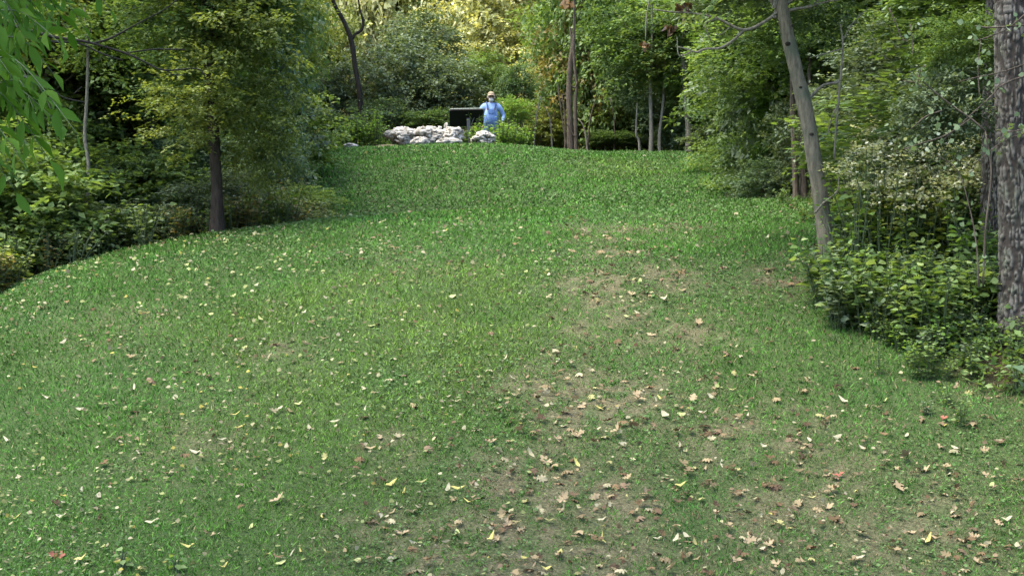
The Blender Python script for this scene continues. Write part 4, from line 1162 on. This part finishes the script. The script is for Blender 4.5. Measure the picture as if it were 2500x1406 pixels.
LM = {'tan': litter_mat('dry_leaf_tan', (.20, .155, .09)), 'brown': litter_mat('dry_leaf_brown', (.11, .075, .045)), 'cream': litter_mat('dry_leaf_cream', (.225, .21, .14)), 'yellow': litter_mat('dry_leaf_yellow', (.30, .265, .08)), 'red': litter_mat('dry_leaf_red', (.17, .06, .04)), 'lime': litter_mat('dry_leaf_lime', (.23, .25, .10))}
KIND = {
    'oak_tan': (OAK, LM['tan'], 'fallen_oak_leaf', 'dry tan lobed oak leaf lying on the lower lawn', 'tan oak leaves on the lawn', (.07, .12)),
    'oak_brown': (OAK2, LM['brown'], 'fallen_oak_leaf', 'curled brown lobed oak leaf lying on the lower lawn', 'brown oak leaves on the lawn', (.07, .12)),
    'cream': (OVAL, LM['cream'], 'fallen_leaf', 'pale cream oval leaf lying in the grass', 'cream oval leaves on the lawn', (.05, .085)),
    'yellow': (SLIM, LM['yellow'], 'fallen_leaflet', 'slender bright yellow leaf lying in the grass', 'slender yellow leaves on the lawn', (.075, .12)),
    'slim': (SLIM, LM['cream'], 'fallen_leaflet', 'slender pale cream leaf lying in the grass', 'slender pale leaves on the lawn', (.08, .12)),
    'red': (OAK, LM['red'], 'fallen_oak_leaf', 'dull red lobed leaf lying on the lower lawn', 'red leaves on the lawn', (.09, .12)),
    'lime': (OVAL, LM['lime'], 'fallen_leaf', 'pale yellow-green oval leaf lying in the grass', 'yellow-green leaves on the lawn', (.05, .08)),
}
KM = {k: mesh_np(v[2], v[0][0], v[0][1], smooth=True) for k, v in KIND.items()}


def ground_normal(x, y):
    e = .08
    return unit(np.array([-(G(x + e, y) - G(x - e, y)) / (2 * e), -(G(x, y + e) - G(x, y - e)) / (2 * e), 1.0]).reshape(1, 3))[0]


rl = random.Random(5)


def drop(kind, u, v):
    x, y, z = hit(u, v)
    tmpl, mt, name, lab, grp, (s0, s1) = KIND[kind]
    o = link(name, KM[kind], mt)
    s = rl.uniform(s0, s1)
    n = Vector(ground_normal(x, y)) + Vector((rl.gauss(0, .42), rl.gauss(0, .42), 0))
    q = n.to_track_quat('Z', 'Y').to_matrix() @ Matrix.Rotation(rl.random() * 6.28, 3, 'Z')
    o.rotation_euler = q.to_euler()
    o.location = (x, y, z + .013)
    o.scale = (s * rl.uniform(.55, 1.05), s, s * rl.uniform(.4, 1.7))
    tag(o, lab, 'leaf', grp)
    return o


# the ones that can be picked out in the photograph
SPOTS = [('yellow', u, v) for u, v in [(1475, 1340), (1365, 1352), (1290, 1372), (1345, 1395), (1190, 1332), (1155, 1238), (1212, 1293), (985, 1222), (740, 1358), (785, 1266), (555, 1380), (640, 1362), (675, 1160), (560, 1018), (568, 1056), (365, 1082), (18, 1275), (1480, 1000), (1100, 1195), (2260, 1335), (1650, 1195), (940, 1195)]]
SPOTS += [('slim', u, v) for u, v in [(350, 1280), (1080, 1180), (25, 1085), (555, 1078), (200, 1200), (95, 1295), (1655, 1097), (2070, 990), (2120, 1108), (1760, 1128), (2050, 1070), (725, 1355), (330, 950), (1330, 1120)]]
SPOTS += [('cream', u, v) for u, v in [(2255, 1355), (1805, 1252), (2080, 1370), (955, 1365), (1490, 1232), (1480, 1275), (995, 1330), (925, 1265), (880, 950), (950, 575), (925, 798), (740, 770), (2115, 1105), (2320, 1100), (1705, 1015), (1635, 1030), (1385, 1048), (1140, 1048), (2210, 1075), (235, 1225), (150, 1235), (40, 1235), (1870, 585), (1825, 640), (2010, 680), (1915, 660), (1260, 930), (1230, 890), (1820, 1030), (1620, 1320), (1665, 1310), (430, 970), (600, 860), (1340, 680), (1430, 655), (1610, 735), (1560, 770), (2300, 1290), (1530, 1090), (1745, 985)]]
SPOTS += [('oak_tan', u, v) for u, v in [(1425, 1062), (2205, 1210), (2285, 1095), (2290, 1215), (2200, 1300), (2210, 1305), (1435, 1230), (1560, 1215), (1585, 1220), (1830, 1300), (1850, 1325), (1360, 1240), (1960, 1240), (1310, 1075), (935, 1100), (2395, 1160), (2330, 1240), (2450, 1290), (2225, 885), (1700, 800), (1605, 825), (1545, 970), (1575, 980), (1430, 990), (1690, 985), (1300, 970), (1870, 670), (520, 1310), (660, 1240), (1000, 1310), (960, 1300), (1260, 1310), (2000, 1250), (1990, 1320), (2080, 1300), (2420, 1340), (1810, 1385), (1740, 1260), (1350, 1140), (1960, 930), (1180, 1090), (2030, 1160), (1740, 945), (1510, 1300), (1655, 1060), (930, 1080)]]
SPOTS += [('oak_brown', u, v) for u, v in [(1940, 1080), (1925, 1065), (1760, 1068), (1690, 1130), (1380, 1225), (1525, 1200), (1840, 1045), (2060, 1170), (2120, 1170), (1900, 1185), (2300, 1030), (905, 1265), (270, 1350), (500, 1300), (1550, 770), (1620, 685), (1660, 680), (1455, 690), (2040, 1240), (2000, 1320), (1200, 1180), (1250, 1190), (1580, 950), (2460, 1200), (2480, 1170), (2350, 1340), (1455, 1020), (1480, 700), (1440, 720), (1890, 690)]]
SPOTS += [('red', u, v) for u, v in [(1988, 1350), (1470, 1035), (706, 1088), (115, 1362), (2065, 1160), (2300, 1028)]]
SPOTS += [('lime', u, v) for u, v in [(600, 858), (445, 650), (455, 660), (480, 662), (290, 748), (345, 745), (90, 770), (70, 780), (200, 830), (520, 770), (640, 790), (860, 740), (920, 800), (1105, 665), (1100, 770), (730, 590), (760, 620), (620, 610), (400, 640), (560, 730)]]
for k, u, v in SPOTS: drop(k, u + rl.uniform(-3, 3), v + rl.uniform(-3, 3))
extra = 300 - len(SPOTS)
i = 0
while i < extra:
    v = 1400 - 720 * rl.random() ** 1.3; u = rl.uniform(0, 2500)
    p = hit(u, v)
    if forest(p[0], p[1]) > .4: continue
    right = u > 900 and v > 850
    drop(rl.choices(['oak_tan', 'oak_brown', 'cream', 'slim', 'lime', 'yellow'], [5, 3, 3, 1, 1, .4] if right else [.7, .5, 2, 2, 5, .7])[0], u, v)
    i += 1
# the uncounted small ones
Vs, Ts, Cs = [], [], []
off = 0
for y0, y1, dens, sz in [(7, 11, 150, .026), (11, 14, 110, .029), (14, 17.5, 70, .036), (17.5, 22, 24, .042), (22, 38, 14, .055)]:
    x, y = scatter(y0, y1, dens)
    n = len(x)
    k = RNG.random(n) < .30 + .5 * wear(x, y) + 1.6 * np.clip((-x + .4) / 3, 0, 1) * (y < 19) * np.clip((n2(x, y, 1.1, 61) - .35) * 2.2, 0, 1)
    x, y = x[k], y[k]; n = len(x)
    P = np.stack([x, y, G(x, y) + .022 + .02 * RNG.random(n)], 1)
    wr = wear(x, y)
    V, T = leaves(P, rnd(n) * np.array([1, 1, .25]), rnd(n) * .4 + np.array([0, -.3, 1]), sz * (.5 + 1. * RNG.random(n)), LEAF6, 1.1 + .8 * RNG.random(n))
    pal = np.array([(.19, .215, .085), (.24, .23, .13), (.29, .265, .175), (.18, .135, .085), (.11, .07, .042), (.26, .23, .06)])
    left = np.clip(.5 - x * .22, .05, .95)
    ch = np.where(RNG.random(n) < left, RNG.choice([0, 1, 2, 5], n, p=[.42, .3, .2, .08]), RNG.choice([1, 2, 3, 4], n, p=[.2, .25, .33, .22]))
    c = pal[ch] * (.35 + .65 * RNG.random((n, 1)))
    Vs.append(V); Ts.append(T + off); off += len(V); Cs.append(np.repeat(np.concatenate([c, np.ones((n, 1))], 1), 7, 0))
sl = link('leaf_litter', mesh_np('leaf_litter', np.concatenate(Vs), np.concatenate(Ts), {'colour': ('FLOAT_COLOR', np.concatenate(Cs))}), col_mat('small_dry_leaves', .2, .8, .06))
tag(sl, kind='stuff')


# leaves past the first 300 that lie thick over the worn ground
Vs, Ts, Cs = [], [], []
off = 0
for tm in (OAK, OAK2, SLIM, OAK2):
    x, y = scatter(7, 16, 24)
    n = len(x)
    k = RNG.random(n) < .03 + .55 * wear(x, y) + .30 * np.clip((12.5 - y) / 3, 0, 1) * np.clip((x + 1.2) / 1.5, 0, 1)
    x, y = x[k], y[k]; n = len(x)
    P = np.stack([x, y, G(x, y) + .018 + .015 * RNG.random(n)], 1)
    V, T = leaves(P, rnd(n) * np.array([1, 1, .2]), rnd(n) * .45 + np.array([0, -.25, 1]), .04 + .055 * RNG.random(n), tm, .7 + .5 * RNG.random(n))
    pal = np.array([(.19, .15, .085), (.12, .082, .045), (.25, .225, .14), (.08, .055, .035), (.22, .21, .09)])
    c = pal[RNG.choice(5, n, p=[.36, .24, .16, .14, .10])] * (.6 + .7 * RNG.random((n, 1)))
    Vs.append(V); Ts.append(T + off); off += len(V); Cs.append(np.repeat(np.concatenate([c, np.ones((n, 1))], 1), len(tm[0]), 0))
tag(link('leaf_litter', mesh_np('leaf_litter', np.concatenate(Vs), np.concatenate(Ts), {'colour': ('FLOAT_COLOR', np.concatenate(Cs))}), bpy.data.materials['small_dry_leaves']), kind='stuff')

# ------------------------------------------------------------------ weeds
def weed_lib(name, h, nst, per, leaf, tmpl, width, seed, spread=.18, flower=False):
    global RNG
    RNG = np.random.default_rng(seed)
    mb = MB(); P = []; D = []; Sz = []; H = []
    for s in range(nst):
        a = RNG.random() * 6.28; r = spread * RNG.random()
        b = np.array([math.cos(a) * r * .4, math.sin(a) * r * .4, -.02]); hh = h * (.65 + .45 * RNG.random())
        t = np.array([math.cos(a) * r * 1.6, math.sin(a) * r * 1.6, hh])
        q = (b + t) / 2 + np.array([0, 0, .05])
        ln = np.array([[*b, .005], [*q, .004], [*t, .002]])
        mb.add(*tube(ln, 5, 4))
        C = spline(ln, 10)[:, :3]
        for k in range(per):
            f = .15 + .85 * (k + RNG.random()) / per
            p = C[min(len(C) - 1, int(f * (len(C) - 1)))]
            aa = k * 2.4 + RNG.random() * .6
            dr = np.array([math.cos(aa), math.sin(aa), .35 - .6 * RNG.random()])
            P.append(p + dr * .02); D.append(dr); Sz.append(leaf * (1.15 - .55 * f) * (.7 + .6 * RNG.random()))
        H.append(t)
    P = np.array(P); D = np.array(D); n = len(P)
    V, T = leaves(P, D, np.array([0, 0, 1.0]) + .35 * rnd(n), np.array(Sz), tmpl, width)
    me = mesh_np(name + '_leaves', V, T, {'tint': ('FLOAT', np.repeat(np.clip(RNG.normal(.5, .25, n), 0, 1), len(tmpl[0])))})
    me2 = bpy.data.meshes.new(name + '_stems'); me2.from_pydata(np.concatenate(mb.V).tolist(), [], mb.T)
    me3 = None
    if flower:
        P = np.concatenate([t + np.stack([RNG.normal(0, .04, 30), RNG.normal(0, .04, 30), RNG.normal(0, .014, 30)], 1) for t in H]); n = len(P)
        V, T = leaves(P, rnd(n) * np.array([1, 1, .3]), np.array([0, 0, 1.0]) + .4 * rnd(n), .022, LEAF4, 1.8)
        me3 = mesh_np(name + '_flowers', V, T, {'tint': ('FLOAT', np.repeat(RNG.random(n), 4))})
    return me, me2, me3


WEED = {
    'broad': weed_lib('broad_weed', .55, 7, 13, .095, LEAF6, 1.35, 501),
    'oval': weed_lib('oval_weed', .42, 8, 11, .08, LEAF6, 1.5, 502),
    'flower': weed_lib('flower_weed', .75, 6, 14, .075, LEAF6, 1.2, 503, .2, True),
    'slender': weed_lib('slender_weed', .6, 8, 14, .07, NARROW, 1.3, 504),
    'nettle': weed_lib('nettle_weed', .35, 9, 10, .06, LEAF6, 1.2, 505, .25),
}
STEM = plain('weed_stem', (.035, .055, .022), .6, .3, .3)


def weed(kind, x, y, s, mat, label, group, name):
    z = float(G(x, y))
    root = thing(name, label, 'plant', (x, y, z), group, random.random() * 6.28)
    root.scale = (s, s, s)
    me, me2, me3 = WEED[kind]
    link('stems', me2, STEM, root); link('foliage', me, L[mat], root)
    if me3: tag(link('flowers', me3, L['flower'], root), kind='stuff')
    return root


rw = random.Random(9)


def patch(kinds, n, u0, u1, v0, v1, mats, smin, smax, label, group, name, dm=(6., 60.), test=None):
    k = 0; tries = 0
    while k < n and tries < n * 12:
        tries += 1
        u = rw.uniform(u0, u1); v = rw.uniform(v0, v1)
        if test and not test(u, v): continue
        p = hit(u, v, *dm)
        weed(rw.choice(kinds), p[0], p[1], rw.uniform(smin, smax), rw.choice(mats), label, group, name); k += 1


def in_right(u, v):                   # the weedy bank between the leaning tree and the furrowed trunks
    return v > 500 and u > np.interp(v, [500, 600, 680, 760, 830, 900, 1000], [2080, 2070, 2010, 2000, 2060, 2180, 2400])


patch(['broad', 'oval'], 74, 1990, 2500, 620, 850, ['mid', 'fresh', 'mid', 'grey'], .75, 1.3, 'broad-leaved weed on the bank between the leaning and furrowed trunks', 'broad-leaved weeds on the right bank', 'broad_leaved_weed', (10, 16), in_right)
patch(['oval', 'nettle'], 52, 2000, 2520, 790, 930, ['mid', 'mid', 'grey', 'fresh'], .4, .75, 'small low weed at the lawn edge below the furrowed trunks', 'low weeds at the right lawn edge', 'low_weed', (8.5, 14), in_right)
patch(['flower'], 64, 2085, 2420, 540, 690, ['mid', 'yellow', 'yellow'], 1.15, 1.7, 'tall weed with whitish flower heads on the right bank', 'white-flowered weeds on the right bank', 'flowering_weed', (13, 19), in_right)
patch(['slender', 'broad', 'broad'], 40, 2080, 2440, 540, 700, ['mid', 'fresh', 'yellow'], .9, 1.5, 'leafy tall weed among the white-flowered weeds on the right bank', 'tall weeds on the right bank', 'tall_weed', (12.5, 22), in_right)
# far-left bottom edge of the wood
for k in range(120):
    y = rw.uniform(15.6, 22.5); x = float(np.interp(y, _LE[:, 1], _LE[:, 0])) - rw.uniform(-.55, .45)
    weed(rw.choice(['nettle', 'slender', 'oval', 'nettle']), x, y, rw.uniform(.7, 1.4), rw.choice(['mid', 'grey', 'tan', 'yellow', 'mid']), 'straggly weed along the left edge of the lawn', 'weeds along the left lawn edge', 'edge_weed')
for k in range(70):                    # the ragged right edge of the lawn
    y = rw.uniform(8.6, 22); x = float(np.interp(y, _RE[:, 1], _RE[:, 0])) - rw.uniform(-.1, .75)
    weed(rw.choice(['nettle', 'oval', 'slender']), x, y, rw.uniform(.18, .5), rw.choice(['mid', 'grey', 'yellow']), 'small stray weed in the grass along the right lawn edge', 'stray weeds in the grass on the right', 'stray_weed')
# on the mound around the rocks
for n_, x0, x1, y0, y1, mats, s0, s1, lab, grp in [(22, -4.6, -3.1, 35.2, 36.6, ['fresh'], 1.1, 1.7, 'fresh green weed on the mound left of the pale rocks', 'fresh weeds left of the rocks'),
                                                   (24, -.9, .35, 35.6, 37.0, ['fresh', 'fresh', 'fresh'], 1.0, 1.5, 'fresh green weed on the mound right of the pale rocks', 'fresh weeds right of the rocks'),
                                                   (12, -1.9, -.7, 35.8, 36.3, ['grey', 'fresh'], .9, 1.25, 'small weed growing behind the pale rocks below the black board', 'weeds between rocks and board'),
                                                   (14, -5.2, -3.0, 36.6, 38.4, ['mid', 'fresh'], .7, 1.1, 'green weed at the left end of the mound top', 'weeds at the left end of the mound'),
                                                   (16, -.45, .35, 36.6, 37.6, ['fresh', 'mid'], 1.1, 1.5, 'tall fresh weed beside the right hip of the person', 'tall weeds beside the person')]:
    for k in range(n_):
        weed(rw.choice(['nettle', 'slender', 'oval']), rw.uniform(x0, x1), rw.uniform(y0, y1), rw.uniform(s0, s1), rw.choice(mats), lab, grp, 'mound_weed')


# the big-leaved plant at the foot of the leaning tree: each leaf on its own
def big_plant(u, v, n, s, mat, label, seed, dm=(9, 16)):
    rr = random.Random(seed)
    p = hit(u, v, *dm)
    root = thing('broad_leaved_plant', label, 'plant', p)
    me = mesh_np('leaf', LEAF6[0] * np.array([1.45, 1, 1]), LEAF6[1], {'tint': ('FLOAT', np.full(7, .45))}, True)
    me_b = mesh_np('leaf', LEAF6[0] * np.array([1.3, 1, 1.4]), LEAF6[1], {'tint': ('FLOAT', np.full(7, .7))}, True)
    mb = MB()
    for k in range(n):
        a = k * 2.399 + rr.random() * .5; h = s * (.5 + 2.4 * k / n * rr.uniform(.7, 1)); r = s * rr.uniform(.2, .9)
        e = np.array([math.cos(a) * r, math.sin(a) * r, h])
        mb.add(*tube(np.array([[math.cos(a) * .02, math.sin(a) * .02, -.03, .006], [e[0] * .4, e[1] * .4, h * .7, .005], [*e, .003]]), 5, 4))
        o = link('leaf', me if k % 3 else me_b, L[mat], root)
        o.location = e
        o.rotation_euler = (rr.uniform(-.7, .25), rr.gauss(0, .3), a - 1.57)
        q = s * rr.uniform(.75, 1.2); o.scale = (q, q, q)
    mb.build('stems', STEM, root)


big_plant(2012, 735, 16, .14, 'dark', 'dark plant with large leaves hiding the foot of the leaning tree', 1)
big_plant(2060, 780, 13, .12, 'bluish', 'bluish big-leaved plant right below the foot of the leaning tree', 2)
big_plant(2130, 760, 12, .12, 'yellow', 'yellow-green big-leaved plant in the middle of the right bank', 3)
big_plant(2290, 770, 16, .13, 'mid', 'big-leaved green plant left of the foot of the furrowed trunk', 4)
big_plant(2380, 640, 16, .13, 'bluish', 'large plant leaning against the left side of the furrowed trunks', 5, (11, 14))
big_plant(2230, 690, 14, .12, 'mid', 'tall big-leaved plant in the centre of the right bank', 6)
big_plant(2480, 960, 8, .10, 'bluish', 'small bluish big-leaved plant at the right edge of the photo', 7)
big_plant(300, 1390, 7, .05, 'mid', 'small big-leaved rosette in the grass at the bottom left', 8, (7, 12))
big_plant(430, 1400, 7, .05, 'mid', 'small big-leaved rosette at the bottom edge, right of the other rosette', 9, (7, 12))
# fallen arched stem on the bank
ar = thing('arched_stem', 'dark arched bare stem bending over the weeds right of the leaning tree', 'branch', hit(2185, 650, 11, 18))
da = float(ar.location.y) - .1
twigs(ar, 'stem', [[(2060, 470, 6), (2084, 500, 7), (2108, 540, 8), (2122, 580, 7), (2150, 610, 6), (2185, 650, 6)]], da, 'dark')

# ------------------------------------------------------------------ hickory branch hanging in at the top left
hk = thing('hickory_tree', 'leafy branch with long hanging leaflets reaching in at the top left corner', 'tree', (-3.9, 6.4, float(G(-3.9, 6.4))))
z0 = hk.location.z
trunk(hk, [[-3.9, 6.4, z0 - .1, .16], [-3.85, 6.4, 2.6, .13], [-3.9, 6.5, 6, .1], [-3.9, 6.6, 9, .05]], 'rough', n=14, m=6)
crown(hk, 'big', (-3.9, 6.2, 8.5), 2.2, 2.0, 'mid')
twigs(hk, 'branch', [[(-900, 60, 60), (-500, -40, 44), (-200, -30, 30), (0, -20, 18), (140, -40, 10)], [(-500, -40, 34), (-250, 60, 24), (-80, 120, 14), (20, 170, 8)], [(-260, 60, 20), (-150, 180, 14), (-60, 260, 8)]], 5.6, 'twig', 8)
ltm = [mesh_np('leaflet', NARROW[0] * np.array([1.15, 1, k]), NARROW[1], {'tint': ('FLOAT', np.full(7, tnt))}, True) for k, tnt in ((1, .4), (2.2, .6), (-.6, .25))]
rh = random.Random(4)
for (ua, va, ub, vb, dd, sz) in [(-60, 90, 190, 330, 5.5, .12), (-90, 170, 120, 390, 5.4, .125), (-40, 30, 150, 110, 5.7, .10), (30, -60, 140, 80, 5.9, .10), (-60, -50, 70, 110, 5.6, .11), (120, -70, 270, 25, 6.2, .09), (-100, 260, 70, 420, 5.3, .12),
                                (-90, -70, 0, 60, 5.5, .11), (-110, 120, 60, 270, 5.6, .12), (-60, 200, 140, 300, 5.8, .11), (-30, -60, 100, 40, 6.1, .10), (-130, 60, 30, 190, 5.3, .12), (-20, 90, 130, 180, 6.0, .09), (60, -60, 200, 60, 6.3, .09), (-120, 330, 40, 470, 5.7, .11), (-50, 10, 40, 240, 5.9, .10), (-20, 160, 60, 350, 5.9, .11)] + [(a_, b_, a_ + rh.uniform(60, 150), b_ + rh.uniform(60, 170), 5.7 + rh.uniform(0, .9), .105) for a_, b_ in [(rh.uniform(-110, 60), rh.uniform(-80, 250) ) for _ in range(16)]]:
    A, B = px(ua, va, dd), px(ub, vb, dd - .3 + .5 * rh.random())
    M_ = (A + B) / 2 + np.array([0, 0, .06])
    C = spline(np.array([A, M_, B]), 8)
    mb = MB(); V, Fs = tube(np.concatenate([C[::4], np.linspace(.003, .0012, len(C[::4]))[:, None]], 1), 5, 3)
    rc = MB().add(V - np.array(hk.location), Fs).build('compound_leaf', STEM, hk)
    n = 13
    for k in range(n):
        f = .2 + .8 * (k // 2) / (n // 2)
        p = C[min(len(C) - 1, int(f * (len(C) - 1)))]
        dr = unit((B - A).reshape(1, 3))[0]
        sd_ = (-1 if k % 2 else 1)
        pv = np.cross(dr, [0, -1, .3]); pv = pv / np.linalg.norm(pv)
        Dv = dr * (1.2 if k == n - 1 else .6) + pv * sd_ * (0 if k == n - 1 else .75) + np.array([0, 0, -.75]) + np.array([rh.gauss(0, .18), rh.gauss(0, .35), rh.gauss(0, .15)])
        q = Vector(Dv).to_track_quat('Y', 'Z')
        o = link('leaflet', rh.choice(ltm), L['hick'], rc)
        o.location = Vector(p) - hk.location
        o.rotation_euler = (q.to_matrix() @ Matrix.Rotation(rh.gauss(0, .7), 3, 'Y')).to_euler()
        s = .82 * sz * rh.uniform(.75, 1.15) * (1.15 if k >= n - 3 else .95); o.scale = (s, s, s)
BL = thing('dead_limb', 'bare dark dead limb with fine twigs at the top left', 'branch', px(95, 80, 9.))
twigs(BL, 'twigs', [[(-60, 40, 13), (95, 82, 8), (150, 94, 7), (215, 104, 6), (305, 130, 5), (350, 150, 5), (400, 172, 4), (480, 168, 3), (500, 186, 2.5)],
                    [(60, 74, 5), (110, 100, 6), (190, 106, 5), (250, 132, 4), (300, 148, 3)], [(230, 106, 4), (270, 94, 5), (330, 62, 4), (400, 25, 3.5), (432, 0, 3)], [(305, 130, 3), (380, 121, 3.5), (452, 122, 3)], [(405, 172, 3), (425, 184, 2.5), (452, 183, 2)],
                    [(30, 150, 5), (60, 165, 5), (80, 182, 5), (110, 200, 4), (150, 236, 3.5), (205, 250, 2.5)], [(215, 104, 3), (222, 70, 2.5)], [(255, 135, 2.5), (240, 150, 2)], [(180, 230, 2), (200, 212, 2)]], 9., 'dark', 6)
